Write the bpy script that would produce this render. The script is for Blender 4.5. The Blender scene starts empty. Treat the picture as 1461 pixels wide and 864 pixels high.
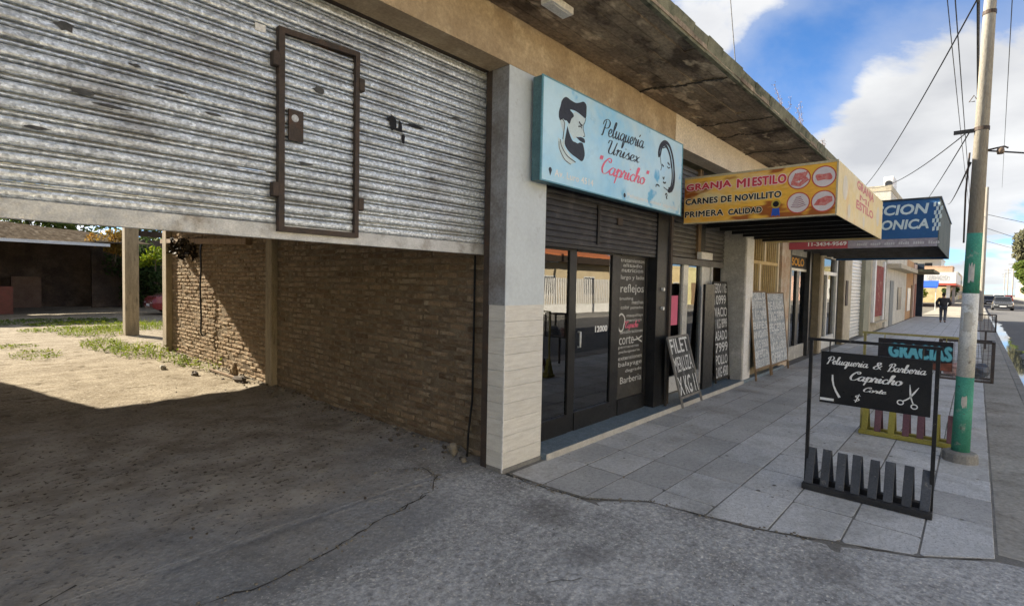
import bpy, bmesh, math, random
from mathutils import Vector, Matrix, noise as mnoise
SC = bpy.context.scene
COL = SC.collection
rnd = random.Random(7)
# ------------------------------------------------------------------ camera
cd = bpy.data.cameras.new("camera"); cam = bpy.data.objects.new("camera", cd); COL.objects.link(cam)
RT = Matrix(((0.669, 0.015, -0.744), (-0.743, 0.040, -0.668), (0.020, 0.999, 0.038))).to_3x3()
a = RT.col[0].normalized(); b = (RT.col[1] - RT.col[1].dot(a) * a).normalized(); c = a.cross(b)
mw = Matrix((a, b, c)).transposed().to_4x4(); mw.translation = (0, 0, 1.7)
cam.matrix_world = mw
cd.sensor_width = 36; cd.lens = 18.156; cd.clip_start = 0.05; cd.clip_end = 3000
SC.camera = cam
# ------------------------------------------------------------------ sky, sun, exposure
SUNV = Vector((0.24, -1.0, -0.57)).normalized()          # the way the light travels
ELEV = math.asin(-SUNV.z); AZ = math.atan2(-SUNV.x, -SUNV.y)
w = bpy.data.worlds.new("World"); SC.world = w; w.use_nodes = True
nt = w.node_tree; nt.nodes.clear()
def N(t, typ, **kw):
    n = t.nodes.new(typ)
    for k, v in kw.items():
        if k.startswith('i_'): n.inputs[k[2:].replace('_', ' ')].default_value = v
        else: setattr(n, k, v)
    return n
SKY_STRENGTH = 0.05
out = N(nt, 'ShaderNodeOutputWorld'); bg = N(nt, 'ShaderNodeBackground'); bg.inputs[1].default_value = SKY_STRENGTH
sky = N(nt, 'ShaderNodeTexSky', sky_type='NISHITA', sun_disc=False, sun_elevation=ELEV, sun_rotation=AZ, air_density=0.62, dust_density=0.1, ozone_density=3.6, altitude=500)
tc = N(nt, 'ShaderNodeTexCoord')
L = nt.links.new
sep = N(nt, 'ShaderNodeSeparateXYZ'); L(tc.outputs['Generated'], sep.inputs[0])
def math_(t, op, a_, b_=None, c_=None, clamp=False):
    n = t.nodes.new('ShaderNodeMath'); n.operation = op; n.use_clamp = clamp
    for i, v in enumerate((a_, b_, c_)):
        if v is None: continue
        if isinstance(v, (int, float)): n.inputs[i].default_value = v
        else: t.links.new(v, n.inputs[i])
    return n.outputs[0]
zz = math_(nt, 'ADD', math_(nt, 'MAXIMUM', sep.outputs[2], 0.0), 0.22)
cmb = N(nt, 'ShaderNodeCombineXYZ')
L(math_(nt, 'DIVIDE', sep.outputs[0], zz), cmb.inputs[0]); L(math_(nt, 'DIVIDE', sep.outputs[1], zz), cmb.inputs[1]); cmb.inputs[2].default_value = 3.7
n1 = N(nt, 'ShaderNodeTexNoise'); n1.inputs['Scale'].default_value = 1.35; n1.inputs['Detail'].default_value = 12; n1.inputs['Roughness'].default_value = 0.58; n1.inputs['Distortion'].default_value = 0.25
L(cmb.outputs[0], n1.inputs['Vector'])
# two banks of cumulus of this sky, given by their direction
def bank(d, r0, r1):
    v = N(nt, 'ShaderNodeVectorMath', operation='DOT_PRODUCT'); L(tc.outputs['Generated'], v.inputs[0]); v.inputs[1].default_value = Vector(d).normalized()
    m = N(nt, 'ShaderNodeMapRange', interpolation_type='SMOOTHSTEP'); m.inputs[1].default_value = math.cos(math.radians(r1)); m.inputs[2].default_value = math.cos(math.radians(r0))
    L(v.outputs['Value'], m.inputs[0]); return m.outputs[0]
bk = math_(nt, 'MAXIMUM', bank((0.964, 0.02, 0.25), 5, 12.5), math_(nt, 'MULTIPLY', bank((0.95, 0.13, 0.20), 3, 8), 0.8))
bk = math_(nt, 'MAXIMUM', bk, math_(nt, 'MULTIPLY', bank((0.85, 0.36, 0.34), 2, 7), 0.30))
gap = math_(nt, 'MULTIPLY', math_(nt, 'MAXIMUM', math_(nt, 'MAXIMUM', bank((0.90, 0.09, 0.425), 3, 11), bank((0.91, 0.21, 0.34), 1, 8)), bank((0.93, -0.05, 0.40), 2, 9)), -0.62)
dens = math_(nt, 'ADD', math_(nt, 'ADD', n1.outputs['Fac'], math_(nt, 'MULTIPLY', bk, 0.20)), math_(nt, 'MULTIPLY', gap, 0.40))
mr = N(nt, 'ShaderNodeMapRange', interpolation_type='SMOOTHSTEP'); mr.inputs[1].default_value = 0.44; mr.inputs[2].default_value = 0.56; L(dens, mr.inputs[0])
wsp = N(nt, 'ShaderNodeMapRange', interpolation_type='SMOOTHSTEP'); wsp.inputs[1].default_value = 0.25; wsp.inputs[2].default_value = 0.52; wsp.inputs[4].default_value = 0.32; L(dens, wsp.inputs[0])
n2 = N(nt, 'ShaderNodeTexNoise'); n2.inputs['Scale'].default_value = 2.4; n2.inputs['Detail'].default_value = 8; L(cmb.outputs[0], n2.inputs['Vector'])
cr = N(nt, 'ShaderNodeValToRGB'); cr.color_ramp.elements[0].position = 0.32; cr.color_ramp.elements[1].position = 0.66
cr.color_ramp.elements[0].color = (2.75, 2.78, 2.85, 1); cr.color_ramp.elements[1].color = (4.0, 4.0, 3.95, 1); L(n2.outputs['Fac'], cr.inputs[0])
# clouds facing or hiding the sun are brightened to add fill in the shade
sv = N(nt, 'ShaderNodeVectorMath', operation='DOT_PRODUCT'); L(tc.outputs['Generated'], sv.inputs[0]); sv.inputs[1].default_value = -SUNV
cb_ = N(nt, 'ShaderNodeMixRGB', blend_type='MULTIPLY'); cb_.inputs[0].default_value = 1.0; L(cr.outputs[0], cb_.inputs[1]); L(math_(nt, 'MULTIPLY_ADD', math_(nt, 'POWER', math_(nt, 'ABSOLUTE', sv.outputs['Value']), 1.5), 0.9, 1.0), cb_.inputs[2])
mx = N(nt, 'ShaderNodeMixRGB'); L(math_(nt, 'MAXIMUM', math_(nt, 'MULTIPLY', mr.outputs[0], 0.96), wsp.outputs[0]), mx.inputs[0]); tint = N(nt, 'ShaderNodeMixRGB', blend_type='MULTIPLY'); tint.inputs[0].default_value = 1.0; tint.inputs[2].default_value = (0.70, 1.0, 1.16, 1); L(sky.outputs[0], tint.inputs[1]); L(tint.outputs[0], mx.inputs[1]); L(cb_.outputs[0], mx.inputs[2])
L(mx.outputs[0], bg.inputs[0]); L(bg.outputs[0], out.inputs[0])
sd = bpy.data.lights.new("sun", 'SUN'); sun = bpy.data.objects.new("sun", sd); COL.objects.link(sun)
sd.energy = 3.8; sd.angle = math.radians(0.53); sd.color = (1.0, 0.90, 0.74)
sun.rotation_euler = SUNV.to_track_quat('-Z', 'Y').to_euler(); sun.location = (-5, 30, 20)
SC.view_settings.view_transform = 'Standard'; SC.view_settings.look = 'None'; SC.view_settings.gamma = 1
SC.view_settings.exposure = 2.3
SC.cycles.max_bounces = 8; SC.cycles.diffuse_bounces = 5; SC.cycles.use_denoising = True
# ------------------------------------------------------------------ scene graph helpers
ORG = {}
def tagit(o, label=None, cat=None, group=None, kind=None):
    if label: o['label'] = label
    if cat: o['category'] = cat
    if group: o['group'] = group
    if kind: o['kind'] = kind
    return o
def thing(name, label, cat, loc=(0, 0, 0), group=None):
    o = bpy.data.objects.new(name, None); COL.objects.link(o); o.location = loc; o.empty_display_size = 0.2
    ORG[o.name] = Vector(loc); return tagit(o, label, cat, group)
def worg(o): return ORG.get(o.name, Vector((0, 0, 0)))
def link(name, me, parent=None, loc=None):
    o = bpy.data.objects.new(name, me); COL.objects.link(o)
    if parent: o.parent = parent
    if loc is not None: o.location = Vector(loc) - (worg(parent) if parent else Vector())
    ORG[o.name] = Vector(loc) if loc is not None else (worg(parent) if parent else Vector())
    return o
class MB:
    def __init__(s): s.v = []; s.f = []; s.m = []; s.mi = 0
    def add(s, vs, fs):
        b0 = len(s.v); s.v += [tuple(p) for p in vs]; s.f += [tuple(b0 + i for i in f) for f in fs]; s.m += [s.mi] * len(fs); return s
    def box(s, x0, x1, y0, y1, z0, z1):
        vs = [(x, y, z) for z in (z0, z1) for y in (y0, y1) for x in (x0, x1)]
        return s.add(vs, [(0, 2, 3, 1), (4, 5, 7, 6), (0, 1, 5, 4), (2, 6, 7, 3), (0, 4, 6, 2), (1, 3, 7, 5)])
    def hexa(s, b4, t4):
        return s.add(list(b4) + list(t4), [(3, 2, 1, 0), (4, 5, 6, 7), (0, 1, 5, 4), (1, 2, 6, 5), (2, 3, 7, 6), (3, 0, 4, 7)])
    def poly(s, pts): return s.add(pts, [tuple(range(len(pts)))])
    def bar(s, p, q, w, h, up=(0, 0, 1)):
        p = Vector(p); q = Vector(q); d = (q - p).normalized(); u = Vector(up)
        if abs(d.dot(u)) > 0.98: u = Vector((1, 0, 0))
        r = d.cross(u).normalized() * (w / 2); t = r.cross(d).normalized() * (h / 2)
        return s.hexa([p - r - t, p + r - t, p + r + t, p - r + t], [q - r - t, q + r - t, q + r + t, q - r + t])
    def tube(s, pts, r, n=8, cap=True, r1=None):
        pts = [Vector(p) for p in pts]; vs = []; fs = []; m = len(pts); u = None
        for i, p in enumerate(pts):
            d = (pts[min(i + 1, m - 1)] - pts[max(i - 1, 0)]).normalized()
            if u is None:
                u = d.orthogonal().normalized()
            else:
                u = (u - u.dot(d) * d).normalized()
            vv = d.cross(u); rr = r if r1 is None else r + (r1 - r) * i / (m - 1)
            if isinstance(r, (list, tuple)): rr = r[i]
            for k in range(n):
                an = 2 * math.pi * k / n; vs.append(p + (u * math.cos(an) + vv * math.sin(an)) * rr)
        for i in range(m - 1):
            for k in range(n):
                k2 = (k + 1) % n; fs.append((i * n + k, i * n + k2, (i + 1) * n + k2, (i + 1) * n + k))
        if cap: fs.append(tuple(range(n - 1, -1, -1))); fs.append(tuple((m - 1) * n + k for k in range(n)))
        return s.add(vs, fs)
    def disc(s, c, n, r, k=24):
        c = Vector(c); n = Vector(n).normalized(); u = n.orthogonal().normalized(); v = n.cross(u)
        return s.poly([c + (u * math.cos(2 * math.pi * i / k) + v * math.sin(2 * math.pi * i / k)) * r for i in range(k)])
    def mesh(s, name, mats, bevel=0, smooth=False, off=Vector()):
        me = bpy.data.meshes.new(name)
        me.from_pydata([tuple(Vector(p) - off) for p in s.v], [], s.f)
        if not isinstance(mats, (list, tuple)): mats = [mats]
        for m_ in mats: me.materials.append(m_)
        if len(mats) > 1: me.polygons.foreach_set('material_index', s.m)
        if bevel or smooth:
            bm = bmesh.new(); bm.from_mesh(me)
            if bevel: bmesh.ops.bevel(bm, geom=bm.edges[:] , offset=bevel, segments=1, affect='EDGES', clamp_overlap=True)
            if smooth:
                for f in bm.faces: f.smooth = True
            bm.to_mesh(me); bm.free()
        return me
    def build(s, name, mats, parent=None, bevel=0, smooth=False, label=None, loc=None):
        off = worg(parent) if (parent and loc is None) else (Vector(loc) if loc is not None else Vector())
        o = link(name, s.mesh(name, mats, bevel, smooth, off), parent, loc)
        if label: o['label'] = label
        return o
def solo(name, mb, mats, label, cat, group=None, **k):
    c = Vector((0, 0, 0))
    if mb.v:
        xs = [p[0] for p in mb.v]; ys = [p[1] for p in mb.v]; zs = [p[2] for p in mb.v]
        c = Vector(((min(xs) + max(xs)) / 2, (min(ys) + max(ys)) / 2, min(zs)))
    o = mb.build(name, mats, None, loc=c, **k); return tagit(o, label, cat, group)
def struct(name, mb, mats, **k): return tagit(mb.build(name, mats, **k), kind='structure')
# ------------------------------------------------------------------ materials
MATS = {}
def mat(name, c1, c2=None, scale=3.0, rough=0.8, bump=0.25, bscale=35, metal=0.0, c3=None, s3=1.5, t3=0.58, w3=0.1, stretch=(1, 1, 1), rand=0.0, fine=0.25, spec=0.22, vor=0, c4=None, s4=90, t4=0.68, dist=0.01, coat=0, vamp=0.28):
    if name in MATS: return MATS[name]
    m = bpy.data.materials.new(name); m.use_nodes = True; t = m.node_tree; bs = t.nodes['Principled BSDF']; lk = t.links.new
    geo = N(t, 'ShaderNodeNewGeometry'); mp = N(t, 'ShaderNodeMapping'); mp.inputs['Scale'].default_value = stretch
    lk(geo.outputs['Position'], mp.inputs[0]); P = mp.outputs[0]
    def noise(sc, det=6, ro=0.6, vec=P):
        n = N(t, 'ShaderNodeTexNoise'); n.inputs['Scale'].default_value = sc; n.inputs['Detail'].default_value = det; n.inputs['Roughness'].default_value = ro; lk(vec, n.inputs['Vector']); return n.outputs['Fac']
    def rng(v, a0, a1, b0=0, b1=1):
        r = N(t, 'ShaderNodeMapRange'); r.inputs[1].default_value = a0; r.inputs[2].default_value = a1; r.inputs[3].default_value = b0; r.inputs[4].default_value = b1; lk(v, r.inputs[0]); return r.outputs[0]
    def mix(f, a_, b_, bt='MIX'):
        n = N(t, 'ShaderNodeMixRGB', blend_type=bt)
        for i, v in enumerate((f, a_, b_)):
            if isinstance(v, (int, float)): n.inputs[i].default_value = v
            elif isinstance(v, tuple): n.inputs[i].default_value = (*v[:3], 1)
            else: lk(v, n.inputs[i])
        return n.outputs[0]
    c2 = c2 or tuple(x * 0.75 for x in c1)
    colr = mix(rng(noise(scale), 0.36, 0.64), c1, c2)
    if c3: colr = mix(rng(noise(s3, 8, 0.65), t3 - w3 / 2, t3 + w3 / 2), colr, c3)
    if c4: colr = mix(rng(noise(s4, 3), t4 - 0.03, t4 + 0.03), colr, c4)
    if vor:
        vo = N(t, 'ShaderNodeTexVoronoi'); vo.inputs['Scale'].default_value = vor; lk(P, vo.inputs['Vector'])
        sc_ = N(t, 'ShaderNodeSeparateColor'); lk(vo.outputs['Color'], sc_.inputs[0])
        colr = mix(0.8, colr, mix(1.0, (0.5, 0.5, 0.5), rng(sc_.outputs[0], 0, 1, 0.3, 1.7), 'MULTIPLY'), 'OVERLAY') if False else mix(1.0, colr, rng(sc_.outputs[0], 0, 1, 1 - vamp, 1 + vamp), 'MULTIPLY')
    if fine: colr = mix(1.0, colr, rng(noise(scale * 14, 5, 0.7), 0.3, 0.7, 1 - fine, 1 + fine), 'MULTIPLY')
    if rand:
        oi = N(t, 'ShaderNodeObjectInfo'); colr = mix(1.0, colr, rng(oi.outputs['Random'], 0, 1, 1 - rand, 1 + rand), 'MULTIPLY')
    lk(colr, bs.inputs['Base Color']); bs.inputs['Metallic'].default_value = metal
    lk(rng(noise(scale * 5), 0.3, 0.7, max(rough - 0.12, 0.02), min(rough + 0.12, 1)), bs.inputs['Roughness'])
    bs.inputs['Specular IOR Level'].default_value = spec
    if coat: bs.inputs['Coat Weight'].default_value = coat; bs.inputs['Coat Roughness'].default_value = 0.08
    if bump:
        hb = math_(t, 'ADD', noise(bscale, 6, 0.65), math_(t, 'MULTIPLY', noise(bscale * 5, 3), 0.35))
        bn = N(t, 'ShaderNodeBump'); bn.inputs['Strength'].default_value = bump; bn.inputs['Distance'].default_value = dist; lk(hb, bn.inputs['Height']); lk(bn.outputs[0], bs.inputs['Normal'])
    MATS[name] = m; return m
def flat(name, c, rough=0.6, metal=0.0): return mat(name, c, tuple(x * 0.88 for x in c), scale=6, rough=rough, metal=metal, bump=0.0, fine=0.08)
def emis_free(*a): return None
GALV = mat('galvanised steel', (0.66, 0.70, 0.725), (0.35, 0.38, 0.40), scale=52, stretch=(0.8, 1, 1.1), rough=0.40, metal=0.45, bump=0.05, bscale=70, vor=75, c3=(0.24, 0.24, 0.235), s3=2.6, t3=0.61, w3=0.28, fine=0.35, vamp=0.3)
GALV2 = mat('galvanised dull steel', (0.50, 0.505, 0.49), (0.38, 0.385, 0.375), scale=8, rough=0.5, metal=0.5, bump=0.05, c3=(0.20, 0.17, 0.13), s3=4, t3=0.62, w3=0.2)
DKSTEEL = mat('dark rusty steel', (0.055, 0.045, 0.038), (0.085, 0.062, 0.048), scale=9, rough=0.65, metal=0.2, bump=0.15, c3=(0.12, 0.06, 0.035), s3=6, t3=0.66, w3=0.15)
BLACKP = mat('black paint', (0.012, 0.012, 0.013), (0.02, 0.02, 0.02), scale=6, rough=0.38, bump=0.05, bscale=50)
SHUTBLK = mat('black shutter paint', (0.028, 0.028, 0.032), (0.05, 0.05, 0.055), scale=5, rough=0.5, bump=0.06, c3=(0.09, 0.085, 0.08), s3=5, t3=0.64, w3=0.2)
BRICK = [mat('brick %s' % k, c1, c2, scale=9, rough=0.97, bump=1.0, bscale=42, rand=0.2, fine=0.42, c3=c3, s3=7, t3=0.56, w3=0.12, spec=0.02, dist=0.02) for k, c1, c2, c3 in (
    ('ochre', (0.275, 0.20, 0.128), (0.19, 0.135, 0.086), (0.32, 0.255, 0.175)), ('umber', (0.22, 0.155, 0.098), (0.145, 0.102, 0.067), (0.30, 0.24, 0.165)), ('tan', (0.31, 0.23, 0.152), (0.21, 0.152, 0.10), (0.34, 0.285, 0.205)))]
MORTAR = mat('rough mortar', (0.235, 0.19, 0.132), (0.14, 0.108, 0.075), scale=7, rough=1, bump=1.0, bscale=45, fine=0.4, spec=0.02)
CONC_POST = mat('weathered concrete post', (0.33, 0.27, 0.18), (0.22, 0.18, 0.12), scale=5, stretch=(2, 2, 0.4), rough=0.95, bump=0.4, c3=(0.12, 0.10, 0.07), s3=6, t3=0.64, w3=0.2)
BEAMT = mat('tan stained beam', (0.47, 0.365, 0.235), (0.355, 0.265, 0.165), scale=2.6, rough=0.95, bump=0.25, bscale=25, c3=(0.56, 0.45, 0.30), s3=2.2, t3=0.6, w3=0.12, fine=0.22)
BEAMC = mat('cream beam paint', (0.74, 0.65, 0.51), (0.64, 0.55, 0.42), scale=2.5, rough=0.9, bump=0.12)
SOFF = mat('stained board marked concrete', (0.32, 0.25, 0.175), (0.185, 0.142, 0.10), scale=1.7, stretch=(0.85, 1.5, 1), rough=0.95, bump=0.9, bscale=11, c3=(0.095, 0.07, 0.05), s3=1.5, t3=0.55, w3=0.09, c4=(0.50, 0.40, 0.28), s4=2.3, t4=0.62, fine=0.4)
FASC = mat('mossy concrete edge', (0.22, 0.21, 0.14), (0.12, 0.12, 0.08), scale=6, rough=0.95, bump=0.5, c3=(0.07, 0.075, 0.05), s3=5, t3=0.58, w3=0.15)
PILLAR = mat('pale blue grey pillar paint', (0.57, 0.62, 0.64), (0.52, 0.565, 0.585), scale=2.2, rough=0.75, bump=0.1, bscale=60, fine=0.07, c3=(0.40, 0.42, 0.42), s3=8, t3=0.68, w3=0.1)
JAMB = mat('shaded jamb paint', (0.30, 0.31, 0.32), (0.22, 0.215, 0.21), scale=3, rough=0.8, bump=0.15, c3=(0.13, 0.10, 0.08), s3=2.2, t3=0.6, w3=0.3)  # pillar paint darkened and browned, the shade of the opening put into its colour
CLAD = mat('ribbed stone wall tile', (0.69, 0.67, 0.61), (0.585, 0.56, 0.50), scale=1.1, stretch=(5, 5, 34), rough=0.6, bump=0.8, bscale=1.1, fine=0.22, rand=0.04, dist=.006)
APRON = mat('worn concrete apron', (0.215, 0.212, 0.205), (0.165, 0.162, 0.158), scale=1.3, rough=0.92, bump=0.5, bscale=26, c4=(0.33, 0.33, 0.32), s4=55, t4=0.64, c3=(0.13, 0.128, 0.124), s3=1.1, t3=0.6, w3=0.16, fine=0.3)
TILE = mat('grey terrazzo paver', (0.52, 0.525, 0.53), (0.45, 0.455, 0.46), scale=2.0, rough=0.75, bump=0.15, bscale=70, c4=(0.28, 0.285, 0.29), s4=75, t4=0.60, rand=0.07, fine=0.24, c3=(0.33, 0.33, 0.32), s3=2.2, t3=0.58, w3=0.2)
TILEM = mat('mid cement paver', (0.48, 0.48, 0.475), (0.41, 0.41, 0.405), scale=2.0, rough=0.85, bump=0.2, bscale=60, c4=(0.29, 0.28, 0.26), s4=70, t4=0.64, rand=0.07, fine=0.25, c3=(0.27, 0.255, 0.235), s3=1.6, t3=.60, w3=.25)
TILED = mat('dark cement paver', (0.41, 0.41, 0.405), (0.34, 0.34, 0.335), scale=2.0, rough=0.85, bump=0.2, bscale=60, c4=(0.16, 0.16, 0.155), s4=70, t4=0.64, rand=0.08, fine=0.2)
BED = mat('joint cement', (0.20, 0.192, 0.178), (0.13, 0.125, 0.114), scale=5, rough=1, bump=0.4)
ASPH = mat('grey asphalt', (0.125, 0.123, 0.12), (0.10, 0.099, 0.097), scale=0.9, rough=0.85, bump=0.4, bscale=60, c4=(0.13, 0.13, 0.13), s4=80, t4=0.62)
KERBM = mat('kerb concrete', (0.27, 0.26, 0.24), (0.19, 0.185, 0.17), scale=4, rough=0.9, bump=0.3)
VERGE = mat('verge concrete', (0.32, 0.305, 0.275), (0.235, 0.225, 0.20), scale=1.7, rough=0.95, bump=0.5, bscale=24, c3=(0.18, 0.165, 0.14), s3=2.0, t3=0.6, w3=0.15, fine=0.3)
WHITEP = mat('white paint', (0.74, 0.73, 0.70), (0.66, 0.65, 0.61), scale=3, rough=0.6, bump=0.08, c3=(0.5, 0.47, 0.42), s3=5, t3=0.68, w3=0.2)
CREAM = mat('cream render', (0.52, 0.46, 0.34), (0.43, 0.37, 0.27), scale=2.2, rough=0.9, bump=0.2, c3=(0.33, 0.29, 0.22), s3=3, t3=0.62, w3=0.2)
GREYCOL = mat('grey column paint', (0.42, 0.41, 0.37), (0.34, 0.33, 0.30), scale=3, rough=0.85, bump=0.15, c3=(0.55, 0.53, 0.49), s3=5, t3=0.6, w3=0.15)
ALU = mat('white aluminium', (0.66, 0.66, 0.63), (0.58, 0.58, 0.55), scale=4, rough=0.35, bump=0.0, metal=0.1)
WOOD = mat('raw weathered wood', (0.26, 0.18, 0.105), (0.17, 0.115, 0.07), scale=6, stretch=(3, 3, 0.4), rough=0.85, bump=0.3)
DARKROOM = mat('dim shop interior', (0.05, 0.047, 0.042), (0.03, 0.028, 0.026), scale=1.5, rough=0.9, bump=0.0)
STEP = mat('blue grey terrazzo step', (0.16, 0.21, 0.25), (0.11, 0.15, 0.18), scale=14, rough=0.45, bump=0.08, c4=(0.33, 0.36, 0.38), s4=80, t4=0.62)
NOSE = mat('pale step nosing', (0.50, 0.48, 0.43), (0.40, 0.38, 0.34), scale=6, rough=0.8, bump=0.2)
INKD = flat('dark slate ink', (0.045, 0.05, 0.065)); INKW = flat('white ink', (0.80, 0.80, 0.78)); INKP = flat('pink ink', (0.80, 0.17, 0.26))
INKR = flat('red ink', (0.62, 0.05, 0.07)); INKK = flat('black ink', (0.012, 0.012, 0.015)); INKPALE = flat('pale pink ink', (0.86, 0.62, 0.60))
CHALK = mat('white chalk paint', (0.74, 0.75, 0.74), (0.42, 0.43, 0.43), scale=30, rough=0.9, bump=0, fine=0.3)
VINYL = mat('silver grey vinyl lettering', (0.60, 0.60, 0.56), (0.48, 0.48, 0.45), scale=8, rough=0.5, bump=0)
BOARDK = mat('smudged blackboard', (0.035, 0.036, 0.036), (0.075, 0.077, 0.077), scale=5, rough=0.8, bump=0.05, c3=(0.16, 0.165, 0.165), s3=6, t3=0.62, w3=0.25)
def glassmat(name, tint=(0.42, 0.42, 0.40), ior=2.1):
    m = bpy.data.materials.new(name); m.use_nodes = True; t = m.node_tree; t.nodes.clear()
    o = N(t, 'ShaderNodeOutputMaterial'); mxs = N(t, 'ShaderNodeMixShader'); fr = N(t, 'ShaderNodeFresnel'); fr.inputs[0].default_value = ior
    tr = N(t, 'ShaderNodeBsdfTransparent'); tr.inputs[0].default_value = (*tint, 1); gl = N(t, 'ShaderNodeBsdfGlossy'); gl.inputs['Roughness'].default_value = 0.012
    nn = N(t, 'ShaderNodeTexNoise'); nn.inputs['Scale'].default_value = 1.3; ge = N(t, 'ShaderNodeNewGeometry'); t.links.new(ge.outputs['Position'], nn.inputs['Vector'])
    bn = N(t, 'ShaderNodeBump'); bn.inputs['Strength'].default_value = 0.05; bn.inputs['Distance'].default_value = 0.02; t.links.new(nn.outputs['Fac'], bn.inputs['Height']); t.links.new(bn.outputs[0], gl.inputs['Normal'])
    t.links.new(fr.outputs[0], mxs.inputs[0]); t.links.new(tr.outputs[0], mxs.inputs[1]); t.links.new(gl.outputs[0], mxs.inputs[2]); t.links.new(mxs.outputs[0], o.inputs[0]); return m
GLASS = glassmat('tinted shop glass', (0.5, 0.5, 0.48), 2.5); GLASS2 = glassmat('window glass', (0.6, 0.6, 0.58), 1.8)
def leafmat(name, c1, c2, c3):
    m = mat(name, c1, c2, scale=1.6, rough=0.85, bump=0, c3=c3, s3=3.5, t3=0.58, w3=0.2, fine=0.3, spec=0.06)
    t = m.node_tree; bs = t.nodes['Principled BSDF']; o = [n for n in t.nodes if n.type == 'OUTPUT_MATERIAL'][0]
    tl = N(t, 'ShaderNodeBsdfTranslucent'); ms = N(t, 'ShaderNodeMixShader'); ms.inputs[0].default_value = 0.4
    t.links.new(bs.inputs['Base Color'].links[0].from_socket, tl.inputs[0]); t.links.new(bs.outputs[0], ms.inputs[1]); t.links.new(tl.outputs[0], ms.inputs[2]); t.links.new(ms.outputs[0], o.inputs[0]); return m
LEAF = leafmat('mid green leaves', (0.10, 0.14, 0.03), (0.06, 0.095, 0.022), (0.16, 0.17, 0.04))
LEAFD = leafmat('dark green leaves', (0.045, 0.075, 0.022), (0.03, 0.05, 0.018), (0.07, 0.10, 0.03))
LEAFY = leafmat('yellow green weeds', (0.15, 0.20, 0.010), (0.10, 0.15, 0.010), (0.21, 0.20, 0.02))
LEAFO = leafmat('autumn orange leaves', (0.30, 0.15, 0.03), (0.22, 0.17, 0.04), (0.32, 0.24, 0.06))
BARK = mat('bark', (0.12, 0.09, 0.06), (0.07, 0.05, 0.035), scale=8, stretch=(2, 2, 0.4), rough=1, bump=0.6)
# ------------------------------------------------------------------ writing
FC = {}
def text_geo(s, bold=0.0, shear=0.0, spacing=1.0):
    k = (s, bold, shear, spacing)
    if k in FC: return FC[k]
    cu = bpy.data.curves.new('lettering', 'FONT'); cu.body = s; cu.size = 1; cu.offset = bold; cu.shear = shear; cu.space_character = spacing; cu.resolution_u = 3
    o = bpy.data.objects.new('lettering', cu); COL.objects.link(o)
    me = o.to_mesh(); vs = [tuple(v.co) for v in me.vertices]; fs = [tuple(p.vertices) for p in me.polygons]; o.to_mesh_clear()
    bpy.data.objects.remove(o); bpy.data.curves.remove(cu)
    x0 = min(v[0] for v in vs); x1 = max(v[0] for v in vs); y0 = min(v[1] for v in vs); y1 = max(v[1] for v in vs)
    FC[k] = ([((v[0] - x0) / (x1 - x0), (v[1] - y0) / (y1 - y0)) for v in vs], fs); return FC[k]
def text(mb, s, o, u, v, W, H, n=(0, 0, 0), bold=0.012, shear=0.0, spacing=1.0, skew=0.0):
    """fit text s into a W by H box whose lower left corner is o; u runs right, v up, n lifts it off the surface; skew = rise over the width"""
    o = Vector(o) + Vector(n); u = Vector(u); v = Vector(v)
    if 'M' in s and bold:
        for k, (a_, b_) in enumerate(((0, 0), (.45, 0), (-.45, 0), (0, .4), (0, -.4))): text(mb, s, o + u * (a_ * bold * H) + v * (b_ * bold * H) + u.cross(v) * (.00008 * k), u, v, W, H, (0, 0, 0), 0, shear, spacing, skew)
        return mb
    g, f = text_geo(s, bold, shear, spacing)
    return mb.add([o + u * (x * W) + v * (y * H + x * skew) for x, y in g], f)
def cr_curve(P, k=6):
    out = []; P = [Vector((p[0], p[1])) for p in P]
    Q = [P[0] * 2 - P[1]] + P + [P[-1] * 2 - P[-2]]
    for i in range(1, len(Q) - 2):
        for j in range(k):
            t = j / k; a0, a1, a2, a3 = Q[i - 1], Q[i], Q[i + 1], Q[i + 2]
            out.append(0.5 * ((2 * a1) + (a2 - a0) * t + (2 * a0 - 5 * a1 + 4 * a2 - a3) * t * t + (3 * a1 - a0 - 3 * a2 + a3) * t ** 3))
    out.append(P[-1]); return out
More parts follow.
